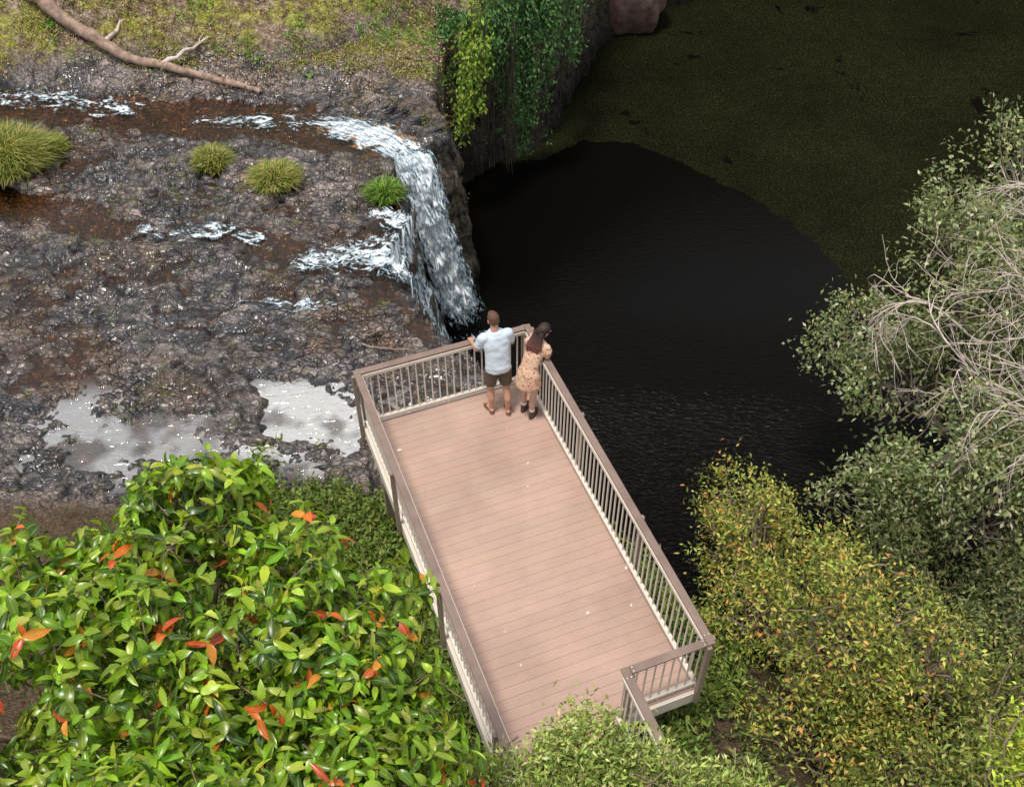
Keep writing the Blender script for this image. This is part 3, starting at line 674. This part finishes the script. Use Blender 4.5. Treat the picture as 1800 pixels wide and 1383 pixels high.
# ------------------------------------------------------------------ hanging vines & ferns on cliff
def vine(px,py,ztop,zbot,wid,nl,pal,name,label,L=.10,group="vines hanging down the cliff",slant=0.,spr=.07):
    mb=MB()
    E=empty(name,(px,py,ztop),label,"plant",group)
    ns=max(3,int(wid*12))
    P=[];
    for s in range(ns):
        ox=(R.random()-.5)*wid; oy=(R.random()-.5)*.35; zb=zbot+abs(R.normal())*.32*(ztop-zbot)
        pts=wob((px+ox*.8,py+oy,ztop+.1+.25*R.normal()),(px+ox*1.1+slant,py+oy-.15,zb),10,.045); mb.add(*tube(pts,np.linspace(.014,.006,10),4))
        k=int(nl/ns); t=(R.integers(0,9,k)+R.normal(size=k)*.3).clip(0,8.99) if s%2 else R.random(k)**.8*9
        i=np.clip(t.astype(int),0,8); f=(t-i)[:,None]
        P.append(pts[i]*(1-f)+pts[i+1]*f+R.normal(size=(k,3))*np.array([spr,spr*.9,spr*.8]))
    o=mb.obj("stem",M_bark,None,True); adopt(o,E)
    P=np.concatenate(P); m=len(P)
    V,F,K=small_leaves(P,rdir(m)*.6+np.array([0,-.3,-.6]),rdir(m)*.5+np.array([0,-.8,.6]),L*(.6+.7*R.random(m)),L*.55*(.6+.7*R.random(m)),np.clip(pick(pal,[3,2,2],m,.35),.004,1))
    o=fast_mesh("foliage",V,F,M_leaf,None,False,K); adopt(o,E)
pg=[(.09,.20,.06),(.15,.29,.09),(.045,.11,.035)]
for (px,py,zt_,zb,w,nl) in [(-.05,26.9,-1.7,-6.3,.6,1300),(.45,27.2,-1.6,-7.2,.5,1400),(.1,27.2,-1.5,-5.0,.9,1300),(.95,27.7,-1.4,-5.8,.5,1100),(1.4,28.6,-1.3,-4.6,.6,900),(1.85,29.6,-1.1,-5.5,.3,350),(-.5,26.6,-1.8,-4.0,.6,800),(1.9,30.0,-1.0,-3.6,.8,800),(1.1,27.7,-1.5,-6.9,.18,220),(.7,27.3,-1.5,-3.9,1.1,1300),(2.3,31.5,-.6,-3.2,.6,500),(-.9,26.2,-2.0,-3.4,.8,700)]:
    vine(px,py,zt_,zb,w,nl,pg,"hanging_vine","curtain of small-leaved green vines hanging over the cliff",.125,"vines hanging down the cliff",R.normal()*.12,.10)
yg=[(.22,.33,.04),(.32,.43,.07),(.12,.20,.03)]
for (px,py,zt_,zb,w,nl) in [(-.95,25.6,-2.6,-4.6,.6,420),(-1.15,25.3,-3.2,-5.4,.5,360),(-.8,26.0,-2.0,-3.6,.6,380)]:
    vine(px,py,zt_,zb,w,nl,yg,"cliff_fern","bright yellow-green ferns growing down the rock face",.15,"ferns on the cliff face",-.25,.13)
mb=MB()
for i in range(16):
    a=R.uniform(-.9,.1); zb=R.uniform(-7.2,-5.5); mb.add(*tube(wob((a,26.5+.3*a,-2.2),(a+R.normal()*.1,26.4,zb),9,.04),np.linspace(.022,.008,9),5))
o=mb.obj("aerial_root",M_bark,None,True); tag(o,"brown aerial roots dangling down the cliff","roots",kind="stuff")
scatter("rim_foliage","green creeping foliage along the cliff rim","plants",6000,uni(-2.0,3,25.2,33),.12,.06,pg,[3,2,2],.13,8,.12,lambda x,y,z:(z>-4.2)&(z<.6)&(fbm(x*1.3,y*1.3,3,44)>.44+.08*ss(27,25,y)))
scatter("cliff_foliage","small plants clinging to the cliff face","plants",3000,uni(-2.8,.6,24.2,28),.09,.05,[(.13,.24,.05),(.22,.32,.06),(.07,.12,.03)],[3,2,2],.05,7,.12,lambda x,y,z:(z<-2.9)&(z>-6.0)&(fbm(x*1.9,y*1.9,3,48)>.45))
u_=np.linspace(0,np.pi,26);v_=np.linspace(0,2*np.pi,40,endpoint=False)
U,Vv=np.meshgrid(u_,v_,indexing='ij'); dx=np.sin(U)*np.cos(Vv); dy=np.sin(U)*np.sin(Vv); dz=np.cos(U)
rr=1+.7*(fbm(dx*1.7+3,dy*1.7+dz*1.3+5,5,80)-.5)
V=np.stack([4.3+1.5*rr*dx,36.5+1.0*rr*dy,-6.1+1.9*rr*dz],-1).reshape(-1,3)
i=np.arange(25)[:,None]*40; j=np.arange(40)[None,:]; F=np.stack([i+j,i+40+j,i+40+(j+1)%40,i+(j+1)%40],-1).reshape(-1,4)
o=fast_mesh("boulder",V,F,simple("red_rock",(.15,.09,.075),.85,.6,2.5,1.,10)); tag(o,"large reddish brown boulder at the water's edge","rock")

# ------------------------------------------------------------------ platform
a_=math.radians(21.3); Bv=np.array([.224,11.04,0]); vv=np.array([math.cos(a_),math.sin(a_),0]); uu=np.array([math.sin(a_),-math.cos(a_),0]); zz_=np.array([0,0,1.])
def L(s,t,z): return Bv+uu*s+vv*t+zz_*z
SW=2.57; SR=5.5; TW=-1.04; SE=9.4
m,nt,b=newmat("composite_decking"); co=objco(nt)
at=nd(nt,'ShaderNodeAttribute',attribute_name='col')
mp=nd(nt,'ShaderNodeMapping'); mp.inputs['Rotation'].default_value=(0,0,-a_); nt.links.new(co,mp.inputs[0])
mp2=nd(nt,'ShaderNodeMapping'); mp2.inputs['Scale'].default_value=(1,14,1); nt.links.new(mp.outputs[0],mp2.inputs[0])
g=noise(nt,3,5,mp2.outputs[0],.7); st=noise(nt,.9,5,co,.6)
c=mix(nt,1.,at.outputs['Color'],ramp(nt,g.outputs[0],[(.25,.91),(.75,1.07)]).outputs[0],'MULTIPLY')
c=mix(nt,1.,c,ramp(nt,st.outputs[0],[(.3,.82),(.7,1.12)]).outputs[0],'MULTIPLY')
sp=noise(nt,7,2,co,.4); c=mix(nt,ramp(nt,sp.outputs[0],[(.745,0.),(.755,1.)]).outputs[0],c,(.7,.66,.6))
nt.links.new(c,b.inputs['Base Color']); b.inputs['Roughness'].default_value=.6
bump(nt,g.outputs[0],.25,.004,b); M_deck=m
M_rail=simple("brown_composite_rail",(.23,.16,.135),.5,.18,4,.15,60)
M_cream=simple("cream_powder_coat",(.70,.63,.55),.45,.08,3,.05,60)
M_bal=simple("champagne_metal",(.76,.70,.63),.4,.1,3,.05,60)
M_post=simple("bronze_post",(.28,.22,.175),.55,.15,4,.1,60)
M_steel=simple("bolt_steel",(.6,.58,.55),.35,.1,10,.05,60,.8)
PF=empty("viewing_platform",tuple(L(0,0,0)),"timber-look viewing platform with metal balustrades above the pool","platform")
mb=MB(); s=.02; bw=.137
while s<SE:
    t0,t1=(-SW+.03,-.03) if s+bw<SR+.06 else (-SW+.03,TW-.03)
    k=.975+.05*R.random(); cc=(np.array([.452,.305,.245])*k)*(1+.01*R.normal(size=3))
    mb.box(L(s+bw/2,(t0+t1)/2,-.0125),vv*(t1-t0),uu*(bw-.0028),zz_*.025,cc); s+=bw
o=mb.obj("deck",M_deck); adopt(o,PF)
def beam(M,s0,t0,s1,t1,w,h,z):
    A=L(s0,t0,z);B_=L(s1,t1,z);d=B_-A; n=unit(np.cross(d,zz_)); M.box((A+B_)/2,d,n*w,zz_*h)
for q in [(0,-SW,SE,-SW,.05,.22,-.14),(0,0,SR,0,.05,.22,-.14),(0,-SW+.026,0,-.026,.05,.22,-.14),(SR+.02,-.026,SR+.02,TW+.026,.05,.22,-.14),(SR,TW,SE,TW,.05,.22,-.141)]:
    mb=MB(); beam(mb,*q); o=mb.obj("edge_beam",M_cream); adopt(o,PF)
for s in np.arange(.6,SE,.6):
    mb=MB(); beam(mb,s,-SW+.03,s,-.03 if s<SR else TW-.03,.04,.16,-.115); o=mb.obj("joist",M_post); adopt(o,PF)
for s,t in [(.25,-.35),(.25,-SW+.15),(2.9,-.35),(2.9,-SW+.15),(5.3,-.35),(5.3,-SW+.15),(8.2,-SW+.15),(8.2,TW-.15)]:
    p=L(s,t,0); zb=zt(p[0],p[1])-.3; mb=MB(); mb.box((p[0],p[1],(zb-.26)/2),vv*.12,uu*.12,zz_*(abs(zb)-.26))
    o=mb.obj("support_post",M_post); adopt(o,PF)
def bv(o,w):
    m=o.modifiers.new("bevel",'BEVEL'); m.width=w; m.segments=2
def railing(s0,t0,s1,t1,inn,e0=0,e1=0):
    A=L(s0,t0,0);B_=L(s1,t1,0);d=unit(B_-A);ln=np.linalg.norm(B_-A);inn=np.asarray(inn,float)
    E=bpy.data.objects.new("railing",None); link(E); E.location=A; adopt(E,PF)
    def ch(o):
        o.parent=E; o.matrix_parent_inverse=Matrix.Translation(-Vector(A))
    def bx(mb,f0,f1,off,z,w,h): mb.box((A+d*(f0+f1)/2+inn*off+zz_*z),d*(f1-f0),inn*w,zz_*h)
    mb=MB(); bx(mb,-e0,ln+e1,.0,1.084,.098,.030); o=mb.obj("handrail",M_rail); bv(o,.006); ch(o)
    mb=MB(); bx(mb,.04,ln-.04,.035,1.035,.055,.05); o=mb.obj("upper_rail",M_cream); ch(o)
    mb=MB(); bx(mb,.04,ln-.04,.035,.10,.055,.045); o=mb.obj("lower_rail",M_cream); ch(o)
    n=int((ln-.12)/.108)
    if n>98: n=98
    me=None
    for i in range(n+1):
        f=.06+(ln-.12)*i/n
        if me is None:
            mb=MB(); mb.box((0,0,0),d*.017,inn*.017,zz_*.89); o=mb.obj("baluster",M_bal); me=o.data
        else: o=bpy.data.objects.new("baluster",me); link(o)
        ch(o); o.location=Vector(A+d*f+inn*.035+zz_*.567)
    npst=max(1,round(ln/1.8))
    for i in range(npst+1):
        f=min(max(ln*i/npst,.035),ln-.035); mb=MB(); mb.box(A+d*f-inn*.058+zz_*.42,d*.055,inn*.055,zz_*1.29)
        o=mb.obj("post",M_post); ch(o)
    for f in (.08,ln-.08):
        for q in (-.025,.025):
            mb=MB(); c=A+d*f+inn*q+zz_*1.100; V,F=tube([c,c+zz_*.006],[.009,.009],8); V2=np.concatenate([V,[c+zz_*.008]]); mb.add(V2,F); mb.F3.append(np.array([[8+k,8+(k+1)%8,16] for k in range(8)]))
            o=mb.obj("bolt",M_steel); ch(o)
    for i in range(npst*2+1):
        f=.08+(ln-.16)*i/(npst*2); mb=MB(); mb.box(A+d*f+inn*.035+zz_*.04,d*.03,inn*.03,zz_*.08)
        o=mb.obj("bracket",M_cream); ch(o)
railing(0,-SW,0,0,uu,.048,-.052)
railing(0,0,SR,0,-vv,.048,.048)
railing(SR,0,SR,TW,-uu,-.052,-.052)
railing(SR,TW,SE,TW,-vv,.048,0)
railing(0,-SW,SE,-SW,vv,-.052,0)

# ------------------------------------------------------------------ people
def cap(mb,a,ra,b,rb,seg=14):
    a=np.asarray(a,float);b=np.asarray(b,float);d=b-a;l=np.linalg.norm(d);d/=l
    pts=[];rad=[]
    for th in np.linspace(-np.pi/2,0,5): pts.append(a+d*ra*math.sin(th)*.999); rad.append(max(ra*math.cos(th),.0008))
    for t in (.33,.66): pts.append(a+d*l*t); rad.append(ra+(rb-ra)*t)
    for th in np.linspace(0,np.pi/2,5): pts.append(b+d*rb*math.sin(th)*.999); rad.append(max(rb*math.cos(th),.0008))
    up=np.array([0,1.,0]) if abs(d[1])<.9 else np.array([1.,0,0])
    A=unit(np.cross(d,up));B_=np.cross(d,A);ths=np.linspace(0,2*np.pi,seg,endpoint=False)
    V=[]
    for p,r in zip(pts,rad):
        for th in ths: V.append(p+r*(math.cos(th)*A+math.sin(th)*B_))
    n=len(pts);i=np.arange(n-1)[:,None]*seg;j=np.arange(seg)[None,:];j2=(j+1)%seg
    F=np.stack([i+j,i+j2,i+seg+j2,i+seg+j],-1).reshape(-1,4)
    mb.add(V,F)
    c0=mb.n-n*seg
    mb.F3.append(np.array([[c0+k,c0,c0+k+1] for k in range(1,seg-1)]));e=mb.n-seg;mb.F3.append(np.array([[e,e+k,e+k+1] for k in range(1,seg-1)]))
def ell(mb,c,r,rot=None,nu=14,nv=18):
    U,Vv=np.meshgrid(np.linspace(.02,np.pi-.02,nu),np.linspace(0,2*np.pi,nv,endpoint=False),indexing='ij')
    P=np.stack([r[0]*np.sin(U)*np.cos(Vv),r[1]*np.sin(U)*np.sin(Vv),r[2]*np.cos(U)],-1).reshape(-1,3)
    P=P+np.asarray(c); i=np.arange(nu-1)[:,None]*nv;j=np.arange(nv)[None,:];j2=(j+1)%nv
    F=np.stack([i+j,i+nv+j,i+nv+j2,i+j2],-1).reshape(-1,4); mb.add(P,F); c0=mb.n-nu*nv; e=mb.n-nv
    mb.F3.append(np.array([[c0,c0+k,c0+k+1] for k in range(1,nv-1)]));mb.F3.append(np.array([[e,e+k+1,e+k] for k in range(1,nv-1)]))
def loft(mb,rings,seg=24):
    V=[];ths=np.linspace(0,2*np.pi,seg,endpoint=False)
    for (cx,cy,cz,rx,ry) in rings:
        for th in ths: V.append((cx+rx*math.cos(th),cy+ry*math.sin(th),cz))
    n=len(rings);i=np.arange(n-1)[:,None]*seg;j=np.arange(seg)[None,:];j2=(j+1)%seg
    F=np.stack([i+j,i+j2,i+seg+j2,i+seg+j],-1).reshape(-1,4); mb.add(V,F)
    c0=mb.n-n*seg;e=mb.n-seg
    mb.F3.append(np.array([[c0,c0+k+1,c0+k] for k in range(1,seg-1)]));mb.F3.append(np.array([[e,e+k,e+k+1] for k in range(1,seg-1)]))
def frus(mb,a,ra,b,rb,seg=18):
    a=np.asarray(a,float);b=np.asarray(b,float);V,F=tube([a,(a+b)/2,b],[ra,(ra+rb)/2,rb],seg);mb.add(V,F);c0=mb.n-3*seg;e=mb.n-seg
    mb.F3.append(np.array([[c0,c0+k,c0+k+1] for k in range(1,seg-1)]));mb.F3.append(np.array([[e,e+k+1,e+k] for k in range(1,seg-1)]))
def fuse(mb,name,mat,par,vox=.007,sm=3,folds=0):
    o=mb.obj(name+"_raw",mat,None,True)
    r=o.modifiers.new("r",'REMESH');r.mode='VOXEL';r.voxel_size=vox;r.use_smooth_shade=True
    s=o.modifiers.new("s",'SMOOTH');s.factor=.5;s.iterations=sm
    dg=bpy.context.evaluated_depsgraph_get();me=bpy.data.meshes.new_from_object(o.evaluated_get(dg))
    bpy.data.objects.remove(o);me.name=name
    n=len(me.vertices);co=np.empty(n*3,np.float32);me.vertices.foreach_get("co",co);co=co.reshape(-1,3)
    if folds:
        no=np.empty(n*3,np.float32);me.vertices.foreach_get("normal",no);no=no.reshape(-1,3)
        f=fbm(co[:,0]*14+co[:,2]*5+3,co[:,2]*11+co[:,1]*9,3,3)
        co=co+no*((f-.45)*folds)[:,None]; me.vertices.foreach_set("co",co.ravel())
    me.polygons.foreach_set("use_smooth",np.ones(len(me.polygons),bool))
    if not me.materials: me.materials.append(mat)
    q=bpy.data.objects.new(name,me);link(q,par);return q
def fingers(mb,wrist,d,down,side,sc=1.):
    wrist=np.asarray(wrist,float);d=unit(np.asarray(d,float));down=unit(np.asarray(down,float));side=unit(np.asarray(side,float))
    pc=wrist+d*.085*sc
    for k in (-1,0,1): cap(mb,wrist+side*k*.014*sc,.018*sc,pc+side*k*.024*sc,.014*sc,10)
    for k,ln in zip((1.5,.5,-.5,-1.5),(.072,.080,.074,.058)):
        b0=pc+side*k*.021*sc;b1=b0+d*ln*.45*sc+down*.006;b2=b1+(d*.6+down*.8)*ln*.32*sc;b3=b2+(d*.15+down)*ln*.28*sc
        cap(mb,b0,.0095*sc,b1,.009*sc,8);cap(mb,b1,.009*sc,b2,.0082*sc,8);cap(mb,b2,.0082*sc,b3,.0072*sc,8)
    t0=wrist+d*.03*sc+side*.02*sc;t1=t0+(side*.75+d*.6)*.04*sc;t2=t1+(d*.8+side*.3+down*.4)*.034*sc
    cap(mb,t0,.013*sc,t1,.011*sc,8);cap(mb,t1,.011*sc,t2,.009*sc,8)
def head(mb,c,s=1.,tilt=0.,yaw=0.):
    Rm=np.array(Matrix.Rotation(yaw,3,'Z')@Matrix.Rotation(tilt,3,'X'))
    tmp=MB()
    ell(tmp,(0,-.008,.028),(.074,.094,.085));ell(tmp,(0,.022,-.035),(.056,.066,.072));ell(tmp,(0,.05,-.085),(.026,.026,.022))
    cap(tmp,(0,.086,.01),.011,(0,.104,-.022),.014,8)
    cap(tmp,(-.02,.082,-.052),.008,(.02,.082,-.052),.008,8); cap(tmp,(-.045,.072,.03),.012,(.045,.072,.03),.012,8)
    for q in (-1,1):
        ell(tmp,(q*.077,-.005,-.01),(.010,.022,.034))
    V=np.concatenate(tmp.V)*s@Rm.T+np.asarray(c)
    mb.V.append(V);
    for f in tmp.F4: mb.F4.append(f+mb.n)
    for f in tmp.F3: mb.F3.append(f+mb.n)
    mb.n+=len(V); return Rm
def eyes(c,s,Rm,par):
    for q in (-1,1):
        m_=MB();ell(m_,np.asarray(c)+Rm@np.array([q*.032,.078,.008])*s,(.012*s,)*3);o=m_.obj("eye",M_eye,par,True)
def skinmat(name,col):
    m,nt,b=newmat(name);co=objco(nt);n=noise(nt,12,4,co)
    nt.links.new(ramp(nt,n.outputs[0],[(.3,tuple(x*.88 for x in col)),(.7,tuple(x*1.08 for x in col))]).outputs[0],b.inputs['Base Color'])
    b.inputs['Roughness'].default_value=.5;return m
M_skin=skinmat("skin",(.52,.29,.20));M_skin2=skinmat("fair_skin",(.58,.35,.27))
M_tee=simple("pale_blue_cotton",(.60,.69,.79),.85,.05,10,.2,120)
M_short=simple("olive_brown_cotton",(.11,.082,.056),.9,.15,20,.3,120)
M_sandal=simple("brown_leather",(.14,.06,.035),.6,.2,20,.2,80)
M_hairm=simple("brown_hair",(.12,.058,.032),.6,.4,60,.8,120)
M_eye=simple("eye_white",(.6,.58,.55),.2,.05,5,0)
M_boot=simple("brown_boot",(.07,.04,.028),.6,.2,20,.2,80)
M_sock=simple("white_sock",(.75,.73,.7),.9,.05,20,.2,80)
m,nt,b=newmat("long_auburn_hair");co=objco(nt);sx=nd(nt,'ShaderNodeSeparateXYZ');nt.links.new(co,sx.inputs[0])
nt.links.new(ramp(nt,mth(nt,'MULTIPLY',sx.outputs[2],.6),[(.76,(.14,.045,.030)),(.88,(.032,.015,.012))]).outputs[0],b.inputs['Base Color']);b.inputs['Roughness'].default_value=.5
mp=nd(nt,'ShaderNodeMapping');mp.inputs['Scale'].default_value=(90,90,8);nt.links.new(co,mp.inputs[0]);bump(nt,noise(nt,1,3,mp.outputs[0]).outputs[0],.9,.01,b);M_hairw=m
m,nt,b=newmat("floral_dress");co=objco(nt)
v=nd(nt,'ShaderNodeTexVoronoi');v.inputs['Scale'].default_value=18;nt.links.new(co,v.inputs['Vector'])
v2=nd(nt,'ShaderNodeTexVoronoi');v2.inputs['Scale'].default_value=33;nt.links.new(co,v2.inputs['Vector'])
c=mix(nt,ramp(nt,v.outputs['Distance'],[(.30,1.),(.36,0.)]).outputs[0],(.70,.47,.34),(.46,.15,.06))
c=mix(nt,ramp(nt,v.outputs['Distance'],[(.12,1.),(.17,0.)]).outputs[0],c,(.76,.62,.42))
c=mix(nt,ramp(nt,v2.outputs['Distance'],[(.20,1.),(.27,0.)]).outputs[0],c,(.22,.11,.045))
nt.links.new(c,b.inputs['Base Color']);b.inputs['Roughness'].default_value=.85;M_dress=m

def person(label,loc,yaw):
    E=bpy.data.objects.new("person",None);link(E);E.location=loc;E.rotation_euler=(0,0,yaw);tag(E,label,"person");return E
E=person("man in pale blue shirt, olive shorts and sandals leaning on railing",(-.20,10.42,.004),.30)
mb=MB()
hd=np.array((0,.205,1.615))
lf=[(-.115,-.02,.075),(.105,-.12,.075)]
kn=[(-.12,.03,.49),(.11,-.03,.49)];hp=[(-.09,.01,.90),(.09,.0,.90)]
for f,k,h in zip(lf,kn,hp):
    cap(mb,h,.088,k,.056);cap(mb,k,.056,(f[0],f[1]-.005,.30),.054);cap(mb,(f[0],f[1]-.005,.30),.054,f,.036)
    sg=np.sign(f[0]);cap(mb,(f[0],f[1]-.03,.052),.034,(f[0]+sg*.03,f[1]+.12,.045),.030);cap(mb,(f[0]+sg*.03,f[1]+.10,.042),.036,(f[0]+sg*.04,f[1]+.16,.036),.024)
    for q in range(5): cap(mb,(f[0]+sg*.035+(q-2)*.016,f[1]+.15,.036),.011,(f[0]+sg*.045+(q-2)*.018,f[1]+.19-abs(q-1.5)*.006,.032),.010,8)
loft(mb,[(0,0,.86,.15,.10),(0,0,.94,.165,.11),(0,.02,1.06,.145,.095),(0,.06,1.2,.155,.105),(0,.10,1.33,.175,.11),(0,.125,1.42,.16,.09),(0,.14,1.47,.08,.06)])
cap(mb,(0,.135,1.43),.062,(0,.175,1.55),.056)
Rm=head(mb,hd,1.0,-.35,.05)
sh=[(-.185,.11,1.40),(.185,.11,1.40)];el_=[(-.27,.16,1.17),(.25,.15,1.17)];wr=[(-.285,.335,1.145),(.13,.335,1.145)]
for s_,e_,w_ in zip(sh,el_,wr):
    cap(mb,s_,.058,e_,.042);cap(mb,e_,.043,w_,.027)
    sg=np.sign(s_[0]);fingers(mb,w_,(.0 if sg<0 else -.25,1,-.12),(0,-.1,-1),(-sg,0,0))
fuse(mb,"body",M_skin,E,.006,2)
eyes(hd,1.0,Rm,E)
mb=MB();loft(mb,[(0,-.005,.86,.195,.135),(0,-.005,.95,.19,.13),(0,.02,1.06,.178,.122),(0,.055,1.2,.185,.128),(0,.095,1.33,.205,.13),(0,.12,1.42,.18,.11),(0,.135,1.475,.09,.075)],30)
for s_,e_ in zip(sh,el_):
    s_=np.array(s_);e_=np.array(e_);cap(mb,s_*[.9,1,1],.078,s_,.074);frus(mb,s_,.076,s_+(e_-s_)*.72,.070)
fuse(mb,"shirt",M_tee,E,.010,3,.022)
mb=MB();loft(mb,[(0,0,.82,.165,.125),(0,0,.93,.172,.122),(0,.0,.98,.165,.115)],28)
for h,k in zip(hp,kn):
    h=np.array(h);k=np.array(k);cap(mb,h-[0,0,.02],.10,h+(k-h)*.3,.098);frus(mb,h,.105,h+(k-h)*.84,.094)
fuse(mb,"shorts",M_short,E,.010,2,.014)
mb=MB();ell(mb,hd+Rm@np.array([0,-.022,.047]),(.083,.093,.080));ell(mb,hd+Rm@np.array([0,-.045,.0]),(.076,.062,.075));ell(mb,hd+Rm@np.array([0,.03,.085]),(.06,.055,.035))
fuse(mb,"hair",M_hairm,E,.007,1,.008)
for f in lf:
    sg=np.sign(f[0]);mb=MB()
    ell(mb,(f[0]+sg*.003,f[1]-.03,.012),(.043,.055,.014));cap(mb,(f[0],f[1]-.02,.014),.012,(f[0]+sg*.04,f[1]+.17,.014),.012);ell(mb,(f[0]+sg*.03,f[1]+.11,.012),(.052,.095,.014))
    c=np.array((f[0]+sg*.028,f[1]+.075,.045));th=np.linspace(0,np.pi,12)
    for o_ in (0,.028): mb.add(*tube([c+np.array([.05*math.cos(t),o_,.045*math.sin(t)-.02]) for t in th],[.015]*12,8))
    fuse(mb,"sandal",M_sandal,E,.006,1)

WX,WY,WR=.265,10.36,-.52
E=person("woman in peach floral dress and boots leaning over the railing",(WX,WY,.004),WR)
Mi=(Matrix.Translation((WX,WY,.004))@Matrix.Rotation(WR,4,'Z')).inverted()
def W2L(p): return np.array(Mi@Vector(p))
mb=MB()
hp=[(-.08,-.06,.83),(.08,-.06,.83)];kn=[(-.085,-.03,.45),(.075,-.03,.45)];lf=[(-.09,-.02,.09),(.08,-.08,.09)]
for f,k,h in zip(lf,kn,hp):
    cap(mb,h,.085,k,.052);cap(mb,k,.050,(f[0],f[1]-.01,.28),.048);cap(mb,(f[0],f[1]-.01,.28),.048,f,.032);cap(mb,(f[0],f[1],.06),.03,(f[0],f[1]+.11,.04),.028)
loft(mb,[(0,-.06,.80,.15,.10),(0,-.06,.87,.16,.105),(.005,-.03,1.0,.12,.085),(.015,.03,1.12,.125,.09),(.03,.10,1.25,.145,.095),(.04,.14,1.33,.13,.075),(.045,.15,1.37,.06,.05)])
cap(mb,(.045,.15,1.33),.048,(.065,.20,1.44),.045)
hd=np.array((.08,.235,1.49))
Rm=head(mb,hd,.96,-.45,-.45)
shL=np.array((-.115,.12,1.30));shR=np.array((.20,.13,1.29))
eR=W2L((.49,10.37,1.135));wR=W2L((.41,10.61,1.13));
eL=np.array((-.15,.27,1.10));wL=W2L((.28,10.78,1.14))
cap(mb,shR,.046,eR,.036);cap(mb,eR,.036,wR,.023);fingers(mb,wR,W2L((.2,11.1,1.10))-wR,(0,0,-1),(-1,.2,0),.9)
cap(mb,shL,.046,eL,.036);cap(mb,eL,.036,wL,.023);fingers(mb,wL,W2L((.30,11.1,1.05))-wL,(0,0,-1),(1,.2,0),.9)
fuse(mb,"body",M_skin2,E,.006,2)
eyes(hd,.96,Rm,E)
mb=MB();loft(mb,[(0,-.07,.655,.205,.165),(0,-.07,.74,.195,.152),(0,-.065,.82,.182,.138),(0,-.06,.90,.168,.122),(.005,-.03,1.0,.130,.100),(.015,.03,1.12,.138,.107),(.03,.10,1.25,.158,.110),(.04,.135,1.33,.135,.085),(.045,.145,1.36,.08,.06)],30)
for s_,e_ in ((shL,eL),(shR,eR)):
    cap(mb,s_*[.9,1,1],.060,s_+(e_-s_)*.35,.070);frus(mb,s_+(e_-s_)*.2,.068,s_+(e_-s_)*.85,.054)
fuse(mb,"dress",M_dress,E,.010,3,.02)
mb=MB();ell(mb,hd+Rm@np.array([0,-.022,.04]),(.088,.10,.085));ell(mb,hd+Rm@np.array([0,-.06,-.03]),(.085,.06,.10))
for q in np.linspace(-1,1,9):
    a=hd+Rm@np.array([q*.06,-.08,-.03]);cap(mb,a,.03,(q*.095+.03,.035-.02*abs(q),1.32),.026,10);cap(mb,(q*.095+.03,.035,1.32),.027,(q*.085+.01,.0,1.24+.04*random.random()),.012,10)
fuse(mb,"hair",M_hairw,E,.008,1,.010)
for f in lf:
    mb=MB();cap(mb,(f[0],f[1]-.005,.13),.044,(f[0],f[1],.06),.046);cap(mb,(f[0],f[1]-.02,.045),.042,(f[0],f[1]+.13,.040),.038)
    ell(mb,(f[0],f[1]+.045,.012),(.05,.125,.014));fuse(mb,"boot",M_boot,E,.007,1)
    mb=MB();frus(mb,(f[0],f[1]-.004,.13),.042,(f[0],f[1]-.006,.185),.042);fuse(mb,"sock",M_sock,E,.007,1)

# ------------------------------------------------------------------ light, sky, camera
w=bpy.data.worlds.new("World");scene.world=w;w.use_nodes=True;nt=w.node_tree
sk=nt.nodes.new('ShaderNodeTexSky');sk.sky_type='NISHITA';sk.sun_disc=False;sd_=np.array([-.18,-.14,.97]);sd_/=np.linalg.norm(sd_)
sk.sun_elevation=math.asin(sd_[2]);sk.sun_rotation=math.atan2(sd_[0],sd_[1])%(2*math.pi);sk.dust_density=3
gen=nd(nt,'ShaderNodeTexCoord').outputs['Generated']
cn=noise(nt,2.2,5,gen,.6,.3)
cc=mix(nt,ramp(nt,cn.outputs[0],[(.40,.40),(.60,.97)]).outputs[0],sk.outputs[0],(5.5,5.45,5.35))
bg=nt.nodes['Background'];nt.links.new(cc,bg.inputs[0]);bg.inputs[1].default_value=.15
sl=bpy.data.lights.new("sun",'SUN');sl.energy=3.0;sl.angle=math.radians(10);sl.color=(1,.94,.84)
so=bpy.data.objects.new("sun",sl);link(so);so.rotation_euler=Vector(-sd_).to_track_quat('-Z','Y').to_euler();so.location=(-8,8,25)
cam=bpy.data.cameras.new("camera");cam.lens=36.5;cam.sensor_width=36;cam.clip_end=3000;cam.clip_start=.1
co_=bpy.data.objects.new("camera",cam);link(co_);co_.location=(0,0,11.5);co_.rotation_euler=(math.radians(90-47),0,0)
scene.camera=co_
scene.view_settings.view_transform='Standard';scene.view_settings.look='None';scene.view_settings.exposure=0
